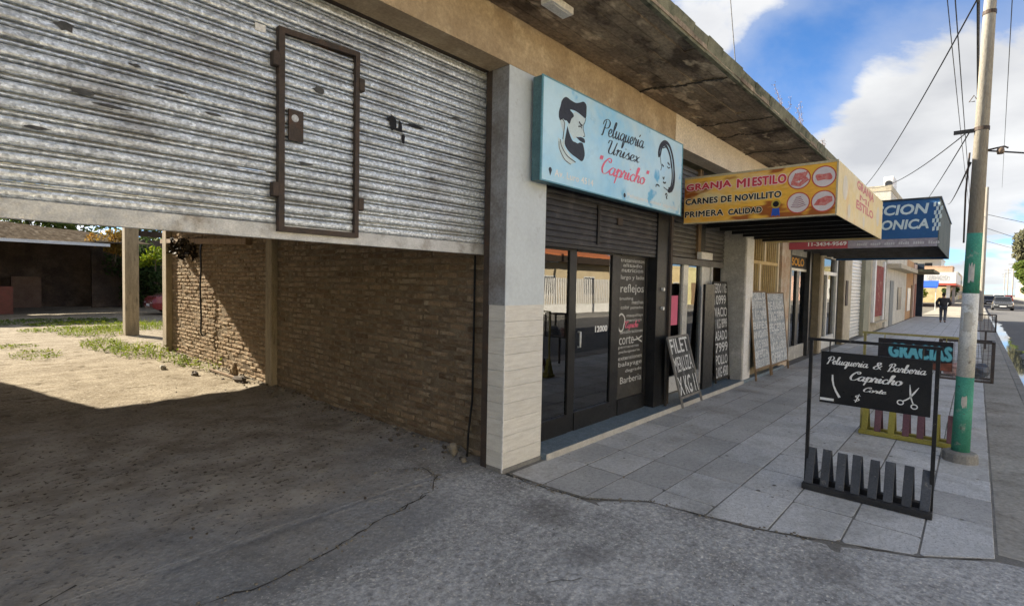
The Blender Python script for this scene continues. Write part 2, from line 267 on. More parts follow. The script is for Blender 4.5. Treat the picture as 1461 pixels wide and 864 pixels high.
GL = {  # hand drawn brush script: strokes of control points, then the advance; x-height 1
 'a': ([[(.78, .85), (.45, 1), (.08, .5), (.3, .02), (.65, .35), (.82, .98)], [(.84, 1), (.74, .3), (.86, .02), (1.15, .3)]], 1.02),
 'b': ([[(.0, .35), (.35, 1.3), (.45, 2), (.22, 1.9), (.12, .9), (.18, .1), (.5, .02), (.75, .5), (.55, .95), (.28, .6)]], .86),
 'c': ([[(.68, .78), (.48, 1), (.1, .55), (.3, .02), (.62, .1), (.85, .4)]], .76),
 'e': ([[(.02, .3), (.5, .55), (.55, .95), (.3, .95), (.1, .5), (.3, .02), (.6, .1), (.85, .4)]], .76),
 'g': ([[(.75, .85), (.42, 1), (.08, .5), (.3, .05), (.65, .4), (.8, 1)], [(.82, 1), (.74, .1), (.62, -.75), (.2, -.85), (.2, -.4), (1.0, .25)]], .95),
 'h': ([[(0, .35), (.38, 1.4), (.45, 2), (.25, 1.9), (.16, .9), (.1, 0)], [(.12, .3), (.42, .95), (.66, .9), (.6, .3), (.72, .02), (.98, .3)]], .92),
 'i': ([[(.0, .35), (.25, .98), (.18, .2), (.3, .02), (.58, .3)], [(.32, 1.42), (.36, 1.52)]], .5),
 'í': ([[(.0, .35), (.25, .98), (.18, .2), (.3, .02), (.58, .3)], [(.28, 1.35), (.52, 1.7)]], .5),
 'l': ([[(0, .35), (.38, 1.4), (.45, 2), (.25, 1.9), (.14, .9), (.2, .1), (.38, .03), (.6, .35)]], .52),
 'n': ([[(.0, .7), (.2, 1), (.18, .5), (.12, 0)], [(.15, .35), (.45, .97), (.68, .88), (.62, .3), (.74, .02), (1, .3)]], .92),
 'o': ([[(.5, .98), (.12, .75), (.12, .2), (.42, .02), (.72, .4), (.6, .9), (.42, .95), (.6, .75), (.95, .75)]], .86),
 'p': ([[(.0, .5), (.25, 1.05), (.2, .3), (.06, -.85)], [(.18, .4), (.5, 1), (.8, .65), (.58, .05), (.24, .12)], [(.58, .05), (.8, .1), (1.0, .35)]], .92),
 'q': ([[(.75, .85), (.42, 1), (.08, .5), (.3, .05), (.65, .4), (.8, 1)], [(.82, 1), (.72, 0), (.64, -.85), (.85, -.5), (1.0, .2)]], .95),
 'r': ([[(.0, .4), (.22, 1.1), (.28, .88), (.55, .9), (.48, .3), (.58, .02), (.85, .3)]], .74),
 's': ([[(.0, .3), (.45, 1.08), (.42, .8), (.62, .35), (.4, .0), (.12, .12)], [(.4, .02), (.7, .1), (.85, .32)]], .72),
 't': ([[(.0, .35), (.35, 1.1), (.42, 1.6), (.25, .6), (.28, .08), (.45, .03), (.7, .35)], [(.08, 1.12), (.62, 1.18)]], .58),
 'u': ([[(.0, .5), (.2, 1), (.14, .3), (.3, .02), (.58, .4), (.72, 1)], [(.74, 1), (.66, .25), (.78, .02), (1.05, .3)]], .95),
 'x': ([[(.02, .85), (.25, .95), (.42, .4), (.6, .05), (.85, .25)], [(.72, 1), (.35, .45), (.05, .0)]], .8),
 'P': ([[(.55, 1.85), (.4, 1.0), (.22, .0), (.0, .0)], [(.05, 1.25), (.2, 1.75), (.75, 2.05), (1.2, 1.75), (1.1, 1.15), (.65, .9), (.42, 1.05)]], 1.15),
 'U': ([[(.0, 1.45), (.1, 1.9), (.42, 1.95), (.4, 1.2), (.32, .4), (.55, .0), (.95, .4), (1.2, 1.95)], [(1.22, 1.95), (1.06, .7), (1.1, .05), (1.4, .3)]], 1.4),
 'C': ([[(1.1, 1.5), (1.15, 1.85), (.85, 2.05), (.35, 1.5), (.12, .65), (.35, .05), (.8, .1), (1.15, .55)], [(.75, 1.75), (.95, 1.55), (1.15, 1.6)]], 1.12),
 'B': ([[(.55, 1.85), (.4, 1.0), (.22, .0), (.0, .05)], [(.05, 1.3), (.25, 1.8), (.8, 2.05), (1.1, 1.75), (.95, 1.25), (.5, 1.05)], [(.5, 1.05), (1.05, .95), (1.15, .4), (.75, .0), (.25, .05)]], 1.22),
 '&': ([[(1.05, 1.0), (.6, .15), (.25, .0), (.02, .35), (.3, .85), (.75, 1.3), (.65, 1.75), (.35, 1.6), (.4, 1.1), (.75, .4), (1.1, .0)]], 1.3),
 '$': ([[(.7, 1.5), (.45, 1.7), (.12, 1.35), (.4, .9), (.65, .5), (.35, .1), (.02, .35)], [(.48, 2.0), (.28, -.25)]], .9),
 '"': ([[(.1, 2.1), (.04, 1.6)], [(.32, 2.1), (.26, 1.6)]], .45), ' ': ([], .55)}
def script(mb, s, o, u, v, W, H, n, nib=0.13, slant=0.22, skew=0.0, thin=0.35, cap=2.0, base=0.0):
    """brush lettering whose cap height is H and whose length is W"""
    o = Vector(o); u = Vector(u); v = Vector(v); n = Vector(n); x = 0; strokes = []
    for ch in s:
        st, adv = GL[ch]
        for k in st: strokes.append([(p[0] + x + p[1] * slant, p[1]) for p in cr_curve(k)])
        x += adv
    fx = W / x; fy = H / cap; lift = 0
    for st in strokes:
        lift += 0.00012; vs = []; m = len(st)
        for i in range(m):
            p = Vector(st[i]); d = (Vector(st[min(i + 1, m - 1)]) - Vector(st[max(i - 1, 0)]))
            d = d.normalized() if d.length > 1e-6 else Vector((1, 0))
            wd = nib * (thin + (1 - thin) * abs(d.y) ** 1.5) * (0.6 + 0.4 * math.sin(math.pi * (i + 0.5) / m)); q = Vector((-d.y, d.x)) * wd
            for sg in (1, -1):
                a_ = p + q * sg; vs.append(o + u * (a_.x * fx) + v * (a_.y * fy + a_.x / x * skew) + n * (1 + (lift + 0.00008 * i / m) / max(n.length, 1e-6)))
        mb.add(vs, [(2 * i, 2 * i + 1, 2 * i + 3, 2 * i + 2) for i in range(m - 1)])
    return mb
def ribbon(mb, pts, wd, n, closed=False):
    """a drawn line on a surface with normal n: width wd, a number or one per point"""
    pts = [Vector(p) for p in pts]; n = Vector(n).normalized(); m = len(pts); vs = []
    for i, p in enumerate(pts):
        d = (pts[min(i + 1, m - 1)] - pts[max(i - 1, 0)]).normalized(); q = d.cross(n).normalized() * ((wd[i] if isinstance(wd, (list, tuple)) else wd) / 2)
        vs += [p + q, p - q]
    return mb.add(vs, [(2 * i, 2 * i + 1, 2 * i + 3, 2 * i + 2) for i in range(m - 1)])
# ================================================================== THE SETTING
def noise2(x, y, s, seed=0.0): return mnoise.noise(Vector((x * s, y * s, seed)))
# far ground, one sheet to the horizon
g = MB(); g.box(-300, 900, -400, 400, -0.6, -0.16); struct('ground', g, mat('far ground', (0.16, 0.145, 0.115), (0.12, 0.11, 0.09), scale=0.2, rough=1, bump=0.2))
g = MB(); g.poly([(-60, -9.4, -0.124), (500, -9.4, -0.124), (500, -0.70, -0.124), (-60, -0.70, -0.124)]); struct('road', g, ASPH)
g = MB(); g.box(-60, 500, -13.6, -9.4, -0.3, 0.0); struct('far_pavement', g, VERGE)
kb = MB()
x = 4.6
while x < 140:
    ln = 1.0 if x < 46 else 6.0
    dz = rnd.uniform(-.006, .004); kb.box(x + .006, x + ln - .006, -0.72, -0.60, -0.2, 0.002 + dz); x += ln
struct('kerb', kb, KERBM, bevel=0.008)
g = MB(); g.box(-60, 500, -9.4, -9.25, -0.2, 0.01); struct('far_kerb', g, KERBM)
# driveway apron and lot floor: one gently uneven sheet whose right edge follows the broken line of the pavers
EDGE = [(-1.5, 4.58), (-.62, 4.59), (-.16, 4.50), (.22, 4.20), (.62, 4.05), (1.15, 3.84), (1.84, 3.76), (2.22, 3.45), (3.10, 3.36), (3.49, 3.52)]
def edge_x(y):
    for (y0, x0), (y1, x1) in zip(EDGE, EDGE[1:]):
        if y0 <= y <= y1: return x0 + (x1 - x0) * (y - y0) / (y1 - y0)
    return EDGE[0][1] if y < EDGE[0][0] else 9.0
def lot_z(x, y):
    z = 0.012 * noise2(x, y, 0.7) + 0.008 * noise2(x, y, 2.3, 4)
    if y > 3.6: z += 0.012 * noise2(x, y, 3.1, 9) + 0.010 * noise2(x, y, 6.5, 2)
    z *= min(1, max(0.25, (y + .3)))
    if y < -.62: z -= 0.13 * (min(1, (-y - .62) / .7)) ** 1.5 * min(1, max(0, (4.9 - x) / .5))
    d = 3.5 - x
    if 3.7 < y < 14 and 0 <= d < .55: z += .06 * (1 - d / .55) ** 2 * (0.6 + 0.6 * noise2(x, y, 2.2, 5))
    if x > edge_x(y) - .03: z = -.006
    return z
def grid(xs_of, ys, zf):
    mb = MB(); rows = []
    for y in ys:
        r_ = []
        for x_ in xs_of(y):
            r_.append(len(mb.v)); mb.v.append((x_, y, zf(x_, y)))
        rows.append(r_)
    for r0, r1 in zip(rows, rows[1:]):
        for i in range(len(r0) - 1): mb.f.append((r0[i], r0[i + 1], r1[i + 1], r1[i])); mb.m.append(0)
    return mb
ys1 = [-1.42 + .07 * i for i in range(int(4.94 / .07))] + [3.5]
ap = grid(lambda y: [-9 + (edge_x(y) + 9) * (i / 150) ** 0.8 for i in range(151)], ys1, lot_z)
def lotmat():
    m = mat('lot floor', (0.43, 0.433, 0.435), (0.335, 0.338, 0.338), scale=1.6, rough=0.93, bump=0.8, bscale=22, c4=(0.56, 0.54, 0.50), s4=48, t4=0.61, c3=(0.26, 0.26, 0.258), s3=1.1, t3=0.55, w3=0.16, fine=0.42, dist=.022, vor=75, vamp=.15, spec=.03)
    t = m.node_tree; bs = t.nodes['Principled BSDF']; src = bs.inputs['Base Color'].links[0].from_socket; geo = N(t, 'ShaderNodeNewGeometry'); lk = t.links.new
    sp = N(t, 'ShaderNodeSeparateXYZ'); lk(geo.outputs['Position'], sp.inputs[0])
    def noise(s_, d=7):
        n = N(t, 'ShaderNodeTexNoise'); n.inputs['Scale'].default_value = s_; n.inputs['Detail'].default_value = d; n.inputs['Roughness'].default_value = 0.65; lk(geo.outputs['Position'], n.inputs['Vector']); return n.outputs['Fac']
    def rng(v, a0, a1, b0=0, b1=1):
        r_ = N(t, 'ShaderNodeMapRange'); r_.inputs[1].default_value = a0; r_.inputs[2].default_value = a1; r_.inputs[3].default_value = b0; r_.inputs[4].default_value = b1; lk(v, r_.inputs[0]); return r_.outputs[0]
    def mix(f, a_, b_):
        n = N(t, 'ShaderNodeMixRGB')
        for i, v in enumerate((f, a_, b_)):
            if isinstance(v, tuple): n.inputs[i].default_value = (*v, 1)
            else: lk(v, n.inputs[i])
        return n.outputs[0]
    # brown soil trodden over the concrete from the gate inwards, paler dusty slab further in
    soil = mix(rng(noise(2.2), .38, .62), (0.44, 0.405, 0.355), (0.26, 0.23, 0.19)); soil = mix(rng(noise(9), .54, .66), soil, (0.42, 0.37, 0.30)); soil = mix(rng(noise(22), .56, .64), soil, (0.065, 0.05, 0.036)); soil = mix(rng(noise(40), .64, .68), soil, (0.42, 0.37, 0.30))
    f1 = rng(math_(t, 'ADD', sp.outputs[1], math_(t, 'MULTIPLY', math_(t, 'SUBTRACT', noise(0.8), 0.5), 4.5)), 3.0, 4.6)
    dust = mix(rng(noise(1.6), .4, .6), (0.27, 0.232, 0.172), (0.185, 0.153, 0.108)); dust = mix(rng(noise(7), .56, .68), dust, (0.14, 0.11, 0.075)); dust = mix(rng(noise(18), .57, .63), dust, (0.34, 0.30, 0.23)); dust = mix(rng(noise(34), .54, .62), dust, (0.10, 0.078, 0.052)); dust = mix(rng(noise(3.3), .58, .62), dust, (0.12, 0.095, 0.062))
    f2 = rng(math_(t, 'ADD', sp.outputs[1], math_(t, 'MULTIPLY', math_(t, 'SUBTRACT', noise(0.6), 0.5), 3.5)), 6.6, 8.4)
    strip = math_(t, 'MULTIPLY', rng(math_(t, 'ADD', sp.outputs[1], math_(t, 'MULTIPLY', math_(t, 'SUBTRACT', noise(1.7), 0.5), .5)), 2.72, 2.80), rng(sp.outputs[0], 2.9, 2.3))
    src = mix(math_(t, 'MULTIPLY', strip, .55), src, (0.20, 0.205, 0.21))
    for (sx, sy, r_) in ((2.3, 1.1, .30), (1.1, 1.9, .22), (3.05, 2.35, .20), (2.7, 1.75, .12), (3.6, .55, .16)):
        vd = N(t, 'ShaderNodeVectorMath', operation='DISTANCE'); lk(geo.outputs['Position'], vd.inputs[0]); vd.inputs[1].default_value = (sx, sy, 0)
        src = mix(math_(t, 'MULTIPLY', rng(math_(t, 'ADD', vd.outputs['Value'], math_(t, 'MULTIPLY', math_(t, 'SUBTRACT', noise(3.5), 0.5), .7)), r_ + .10, r_ - .08), .45), src, (0.12, 0.115, 0.11))
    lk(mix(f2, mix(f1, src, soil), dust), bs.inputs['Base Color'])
    return m
LOT = lotmat()
struct('driveway_apron', ap, LOT, smooth=True)
ys2 = [3.5 + .1 * i for i in range(0, 110)] + [14.5 + .5 * i for i in range(70)]
lo = grid(lambda y: [-9 + 12.6 * (i / 126) for i in range(127)] + ([3.8, 6, 9, 14, 20] if y > 13.6 else [3.602]), ys2, lambda x_, y: lot_z(x_, y))
struct('lot_floor', lo, LOT, smooth=True)
# pavement: cement bed and its pavers, each its own part as far as they can be told apart
pv = MB(); pv.box(3.4, 45, -0.60, 3.6, -0.3, -0.0035); pave = struct('pavement', pv, BED)
ORG[pave.name] = Vector((0, 0, 0))
COLX = [3.30 + .603 * k for k in range(0, 40)]
ROWY = [-.16, .215, .62, 1.03, 1.445, 1.87, 2.28, 2.68, 3.045]
ntile = 0; rest = MB()
for j in range(len(ROWY) - 1):
    y0, y1 = ROWY[j], ROWY[j + 1]
    sh = .03 * j
    for i in range(len(COLX) - 1 + 34):
        x0 = COLX[0] + .603 * i + sh; x1 = x0 + .603
        if x0 > 44: break
        e0, e1 = edge_x(y0) + .012, edge_x(y1) + .012
        if y0 >= 2.2: e0 = max(e0, 3.42); e1 = max(e1, 3.42)
        if x1 < max(e0, e1) + .12: continue
        gp = .006; first = x0 - .603 + .603 < max(e0, e1) + .12 and True
        if x0 < max(e0, e1) + .12 + .0: xa, xb = e0, e1
        else: xa = xb = x0 + gp
        jig = lambda: rnd.uniform(-.004, .004)
        z = rnd.uniform(-.0008, .0012); tl = [rnd.uniform(-.0008, .0008) for _ in range(4)]
        xe = min(x1 - gp + jig(), 44.9)
        b4 = [(xa, y0 + gp, -.03), (xe, y0 + gp + jig(), -.03), (xe, y1 - gp, -.03), (xb, y1 - gp + jig(), -.03)]
        t4 = [(p[0], p[1], z + tl[k]) for k, p in enumerate(b4)]
        dark = (1.85 < y0 < 2.2 and x0 < 9.5) or (rnd.random() < .09 and xe - xa > .45)
        TM = TILED if dark else (TILEM if y0 > 1.85 or (x0 > 6 and rnd.random() < .3) else TILE)
        if ntile < 290 and x0 < 24:
            mb = MB()
            ring = []
            for k in range(4):
                p = Vector(t4[k]); pa = Vector(t4[k - 1]); pn = Vector(t4[(k + 1) % 4])
                if rnd.random() < .22:
                    c1_, c2_ = rnd.uniform(.008, .05), rnd.uniform(.008, .04); ring += [p + (pa - p).normalized() * c1_, p + ((pa + pn) / 2 - p).normalized() * min(c1_, c2_) * rnd.uniform(.4, .9), p + (pn - p).normalized() * c2_]
                else: ring.append(p)
            m_n = len(ring); mb.add([(p.x, p.y, -.03) for p in ring] + [tuple(p) for p in ring], [tuple(range(m_n - 1, -1, -1)), tuple(range(m_n, 2 * m_n))] + [(q, (q + 1) % m_n, m_n + (q + 1) % m_n, m_n + q) for q in range(m_n)])
            mb.build('paving_tile', TM, pave, bevel=0.002); ntile += 1
        else: rest.hexa(b4, t4)
tagit(rest.build('paving_tile', TILE, pave), kind='stuff')
vg = MB(); vg.box(4.60, 45, -0.60, -0.172, -.2, -.002); struct('verge', vg, VERGE)
# side street floor and open pavement past the end of the row
g = MB(); g.box(45, 500, -0.60, 3.0, -.25, -.006); struct('pavement_beyond', g, mat('sandy pavement', (0.34, 0.31, 0.25), (0.26, 0.235, 0.19), scale=1, rough=.9, bump=.2))
# cracks: dirt filled breaks in the slab, thin and irregular
def crack(name, pts, w0, m_, z=.0035, seed=1):
    r_ = random.Random(seed); P = [];
    for p, q in zip(pts, pts[1:]):
        k = max(3, int((Vector(q) - Vector(p)).length / .07))
        for i in range(k): P.append(Vector(p).lerp(Vector(q), i / k))
    mb = MB(); Q = []; W = []
    for i, p in enumerate(P):
        x_, y_ = p.x + r_.uniform(-.018, .018), p.y + r_.uniform(-.018, .018)
        Q.append((x_, y_, max(lot_z(x_, y_), -.008) + z)); W.append(max(.0015, w0 * .8 * r_.uniform(.1, 1.3)))
    ribbon(mb, Q, W, (0, 0, 1)); return mb
CRK = mat('crack dirt', (0.075, 0.068, 0.058), (0.045, 0.04, 0.034), scale=20, rough=1, bump=0)
ck = MB()
for sd_, w_, pts in ((1, .016, [(.2, 2.72), (.72, 2.98), (1.2, 2.86), (1.80, 2.99), (2.64, 3.22)]), (2, .02, [(-.4, 3.25), (.3, 3.5), (.55, 3.62)]), (3, .012, [(2.6, 3.9), (2.95, 3.7), (2.9, 3.45), (2.64, 3.22), (2.2, 3.1)]),
                     (4, .022, [(3.38, 3.08), (3.36, 2.6), (3.43, 2.22), (3.74, 1.86), (3.83, 1.15), (4.04, .62), (4.19, .22), (4.48, -.15)]), (5, .005, [(2.3, 1.75), (2.5, 1.62), (2.62, 1.45)]), (7, .01, [(1.3, 3.6), (1.45, 3.72), (1.55, 3.66)])):
    m_ = crack('crack', pts, w_, CRK, seed=sd_); ck.add(m_.v, m_.f)
tagit(ck.build('cracks', CRK), kind='structure')
# water lying in the gutter
wm = bpy.data.materials.new('gutter water'); wm.use_nodes = True; b_ = wm.node_tree.nodes['Principled BSDF']; b_.inputs['Base Color'].default_value = (.10, .11, .11, 1); b_.inputs['Roughness'].default_value = .03; b_.inputs['IOR'].default_value = 1.9
wt = MB(); r_ = random.Random(5); L0 = []; x = 9.0
while x < 60: L0.append((x, -.725, -.12, -.725 - max(.05, .34 + .26 * mnoise.noise(Vector((x * .55, 3, 0))) + .18 * mnoise.noise(Vector((x * 1.9, 1, 0)))))); x += .12 if x < 25 else .35
vs = []
for p in L0: vs += [(p[0], p[1], p[2]), (p[0], p[3], p[2])]
wt.add(vs, [(2 * i, 2 * i + 1, 2 * i + 3, 2 * i + 2) for i in range(len(L0) - 1)]); struct('gutter_water', wt, wm)

# ================================================================== GARAGE: SHUTTER, BRICK WALL, ROOF
sh = thing('garage_shutter', 'wide galvanised roller shutter, half raised over the lot entrance, with a wicket door', 'shutter', (0, 3.4, 1.96))
PITCH = .0822
prof = [(.026, 0), (-.002, .0006), (-.009, .005), (-.0125, .016), (-.0125, .034), (-.010, .0455), (-.004, .0495), (.026, .0500), (.026, .0562), (.002, .0568), (-.0055, .0625), (-.0055, .0690), (.002, .0745), (.026, .0752), (.026, .0822)]
def slat_mesh(x0, x1, name, m_, nseg=1, seed=0):
    mb = MB(); vs = []; k = len(prof)
    for q in range(nseg + 1):
        x_ = x0 + (x1 - x0) * q / nseg; dy = .0022 * mnoise.noise(Vector((x_ * 1.7, seed * 3.1, 0))) + .0012 * mnoise.noise(Vector((x_ * 6, seed * 1.7, 5))); dz = .0016 * mnoise.noise(Vector((x_ * 1.1, seed * 2.3, 9)))
        if nseg == 1: dy = dz = 0
        vs += [(x_, py + dy, pz + dz) for py, pz in prof]
    for q in range(nseg): mb.add([], [(q * k + i, (q + 1) * k + i, (q + 1) * k + i + 1, q * k + i + 1) for i in range(k - 1)])
    mb.v = [tuple(p) for p in vs]; mb.m = [0] * len(mb.f); return mb.mesh(name, m_)
sms = [slat_mesh(-2.6, 3.43, 'slat', GALV, 60, k) for k in range(22)]
for i in range(22):
    o = link('slat', sms[i], sh, (0, 3.4 + rnd.uniform(-.002, .002), 2.055 + i * PITCH)); o.rotation_euler = (rnd.uniform(-.03, .03), 0, 0)
mb = MB(); mb.box(-2.6, 3.43, 3.385, 3.405, 1.955, 2.054); mb.build('bottom_bar', GALV2, sh, bevel=.004)
mb = MB(); mb.box(3.352, 3.43, 3.30, 3.372, -.02, 3.60); mb.box(3.43, 3.46, 3.30, 3.44, -.02, 3.60); mb.build('guide_rail', DKSTEEL, sh)
wd = thing('wicket_door', None, None, (0, 3.38, 2.0)); wd.parent = sh; wd.location = Vector((0, 3.38, 2.0)) - worg(sh)
wdm = MB()
for x0, x1, z0, z1 in ((1.468, 1.506, 2.006, 3.30), (2.012, 2.045, 2.006, 3.325), (1.506, 2.012, 2.006, 2.04)): wdm.box(x0, x1, 3.345, 3.392, z0, z1)
wdm.hexa([(1.506, 3.345, 3.265), (2.012, 3.345, 3.29), (2.012, 3.392, 3.29), (1.506, 3.392, 3.265)], [(1.506, 3.345, 3.30), (2.012, 3.345, 3.325), (2.012, 3.392, 3.325), (1.506, 3.392, 3.30)])
wdm.build('door_frame', DKSTEEL, wd)
dm = slat_mesh(1.507, 2.011, 'slat', GALV)
for i in range(15):
    link('slat', dm, wd, (0, 3.385, 2.052 + i * PITCH))
mb = MB(); mb.box(1.535, 1.632, 3.352, 3.366, 2.60, 2.80); mb.build('lock_plate', DKSTEEL, wd)
mb = MB(); mb.disc((1.575, 3.350, 2.745), (0, -1, 0), .024, 16); mb.build('lock_hole', GALV2, wd)
for hx, hz in ((1.45, 3.09), (1.45, 2.27), (2.06, 3.10), (2.06, 2.25)):
    mb = MB(); mb.box(hx - .022, hx + .022, 3.335, 3.39, hz - .045, hz + .045); mb.build('hinge', DKSTEEL, wd, bevel=.004)
mb = MB()
for k, (px, pz, wx, wz) in enumerate(((2.36, 2.905, .035, .10), (2.42, 2.90, .02, .075), (2.40, 2.87, .07, .02), (2.56, 2.935, .10, .02), (2.33, 2.93, .04, .03), (2.45, 2.81, .02, .06))):
    pts = []
    for i in range(12):
        an = 2 * math.pi * i / 12; q = rnd.uniform(.6, 1.1); pts.append((px + math.cos(an) * wx * q, 3.382 - .0004 * k, pz + math.sin(an) * wz * q * .7))
    mb.poly(pts)
mb.build('paint_smear', INKK, sh)
SMG = mat('dark grime mark', (.05, .05, .05), (.09, .09, .088), scale=20, bump=0)
for px, pz, wx, wz in ((.50, 2.62, .05, .022), (.62, 2.575, .09, .012), (.44, 2.92, .05, .03), (.72, 2.82, .03, .012), (.90, 2.74, .10, .010), (1.10, 2.66, .06, .010), (.33, 2.40, .05, .012), (2.75, 2.55, .05, .012), (1.75, 2.98, .05, .03), (1.66, 2.47, .07, .012), (3.0, 3.1, .06, .012)):
    mb = MB(); mb.poly([(px + math.cos(i * .5236) * wx * rnd.uniform(.5, 1.1), 3.3835 if not 1.5 < px < 2 else 3.369, pz + math.sin(i * .5236) * wz * rnd.uniform(.5, 1.1)) for i in range(12)]); mb.build('grime_mark', SMG, sh)
mb = MB(); mb.box(1.335, 1.40, 3.380, 3.384, 3.235, 3.28); mb.build('sticker', WHITEP, sh)
# brick wall along the right side of the lot
bw = thing('brick_wall', 'long rough brick wall down the right side of the lot, half in sun', 'wall', (3.6, 3.49, 0))
mb = MB(); mb.box(3.520, 3.72, 3.49, 8.05, -.1, 3.86); mb.box(3.520, 3.72, 8.28, 13.42, -.1, 2.86); mb.build('mortar_bed', MORTAR, bw)
for ya, yb, zt in ((3.495, 8.05, 3.2), (8.28, 13.425, 2.85)):
    mb = MB(); ny = int((yb - ya) / .026); nz = int(zt / .022)
    mb.v = [(3.5165 + .008 * mnoise.noise(Vector((y_ * 9, z_ * 16, 1))) + .005 * mnoise.noise(Vector((y_ * 26, z_ * 34, 4))) + .005 * mnoise.noise(Vector((y_ * 2, z_ * 3, 7))), y_, z_) for y_ in [ya + (yb - ya) * q / ny for q in range(ny + 1)] for z_ in [-.05 + (zt + .05) * q / nz for q in range(nz + 1)]]
    mb.f = [(q * (nz + 1) + p_, q * (nz + 1) + p_ + 1, (q + 1) * (nz + 1) + p_ + 1, (q + 1) * (nz + 1) + p_) for q in range(ny) for p_ in range(nz)]; mb.m = [0] * len(mb.f); mb.build('mortar', MORTAR, bw)
def rough_brick(seed, ln, ht, dp=.055):
    r_ = random.Random(seed); j = lambda s=.006: r_.uniform(-s, s)
    # face looks to -X; ring of the front face slightly pillowed
    mb = MB(); h, l = ht / 2, ln / 2
    ring = [(-l, -h), (-l * .35, -h * 1.06), (l * .35, -h * .97), (l, -h), (l * 1.01, 0), (l, h), (l * .3, h * 1.04), (-l * .35, h * .96), (-l, h), (-l * 1.01, 0)]
    ring = [(a_ + j(), b2 + j(.004)) for a_, b2 in ring]; n_ = len(ring)
    back = [(dp, a_, b2) for a_, b2 in ring]; mid = [(.008 + j(.003), a_ * .99, b2 * .95) for a_, b2 in ring]; fr = [(j(.005), a_ * .9, b2 * .72) for a_, b2 in ring]
    mb.add(back + mid + fr + [(j(.005) - .003, 0, 0)], [(i, (i + 1) % n_, n_ + (i + 1) % n_, n_ + i) for i in range(n_)] + [(n_ + i, n_ + (i + 1) % n_, 2 * n_ + (i + 1) % n_, 2 * n_ + i) for i in range(n_)] + [(2 * n_ + i, 2 * n_ + (i + 1) % n_, 3 * n_) for i in range(n_)])
    return mb
BR = [(rough_brick(50 + k, .235 + .012 * (k % 3), .053 + .004 * (k % 2)), BRICK[k % 3]) for k in range(9)]
BM = [b_.mesh('brick', m_) for b_, m_ in BR]
cand = []
for c_ in range(46):
    z = .035 + c_ * .0755; off = .13 if c_ % 2 else 0
    for (ya, yb, zt) in ((3.50, 8.05, 3.8), (8.29, 13.42, 2.84)):
        if z > zt - .03: continue
        y = ya + .13 - off * .95
        while y < yb - .10:
            if y > ya + .09: cand.append((y + rnd.uniform(-.012, .012), z + rnd.uniform(-.007, .007)))
            y += .268
seen = sorted([p for p in cand if p[1] < 1.72 + (p[0] - 3.4) * .085 + .1], key=lambda p: p[0] + (0 if p[1] < 2.1 else 3))
near = set(seen[:300]); rb = MB(); RBm = []
for y, z in cand:
    k = rnd.randrange(9); px = 3.506 + rnd.uniform(-.009, .010); ry = rnd.uniform(-.025, .025); rz = rnd.uniform(-.03, .03)
    if rnd.random() < .05: px += .02
    if (y, z) in near:
        o = link('brick', BM[k], bw, (px, y, z)); o.rotation_euler = (ry, 0, rz)
    else:
        M4 = Matrix.Translation((px, y, z)) @ Matrix.Rotation(rz, 4, 'Z') @ Matrix.Rotation(ry, 4, 'X'); rb.mi = k % 3
        rb.add([M4 @ Vector(p) for p in BR[k][0].v], BR[k][0].f)
tagit(rb.build('brick', BRICK, bw), kind='stuff')
mb = MB(); mb.box(3.425, 3.73, 8.055, 8.275, -.1, 3.86); mb.build('pilaster', CONC_POST, bw, bevel=.01)
mb = MB(); mb.box(3.40, 3.72, 13.43, 13.72, -.1, 3.4); mb.build('end_post', CONC_POST, bw, bevel=.012)
# hanging hose, beam and dead creeper on the wall
mb = MB(); pts = [(3.46, 11.18, 2.40), (3.41, 11.17, 2.3)] + [(3.395 + .008 * math.sin(i), 11.15 + .006 * math.sin(2.1 * i), 2.2 - .16 * i) for i in range(10)] + [(3.40, 11.16, .62), (3.43, 11.14, .56), (3.47, 11.10, .60)]
mb.tube(pts, .016, 6); solo('hose', mb, BLACKP, 'thin black hose hanging down the sunlit part of the brick wall', 'hose', smooth=True)
mb = MB(); mb.bar((3.45, 13.9, 2.50), (3.45, 9.0, 2.30), .09, .10); solo('wooden_beam', mb, WOOD, 'narrow wooden beam lying along the top of the sunlit brick wall', 'beam')
def leaves(mb, c, rad, n, sz, r_, squash=1.0, shell=0.0):
    for _ in range(n):
        while True:
            p = Vector((r_.uniform(-1, 1), r_.uniform(-1, 1), r_.uniform(-1, 1)))
            if shell < p.length < 1: break
        q = Vector(c) + Vector((p.x * rad[0], p.y * rad[1], p.z * rad[2]))
        u = Vector((r_.gauss(0, 1), r_.gauss(0, 1), r_.gauss(0, 1))).normalized(); v = u.orthogonal().normalized(); s_ = sz * r_.uniform(.6, 1.3)
        mb.add([q - u * s_, q + v * s_ * .45, q + u * s_, q - v * s_ * .45], [(0, 1, 2, 3)])
    return mb
r_ = random.Random(12); mb = MB()
for k in range(6): leaves(mb, (3.42 - .03 * (k % 2), 12.95 - .27 * k, 2.38 - .08 * (k % 3)), (.10, .20, .16), 26, .085, r_)
tagit(mb.build('dead_creeper', mat('dead leaves', (0.045, 0.035, 0.022), (0.025, 0.02, 0.014), scale=5, bump=0)), 'dark dead creeper clinging to the top of the brick wall', 'plant')
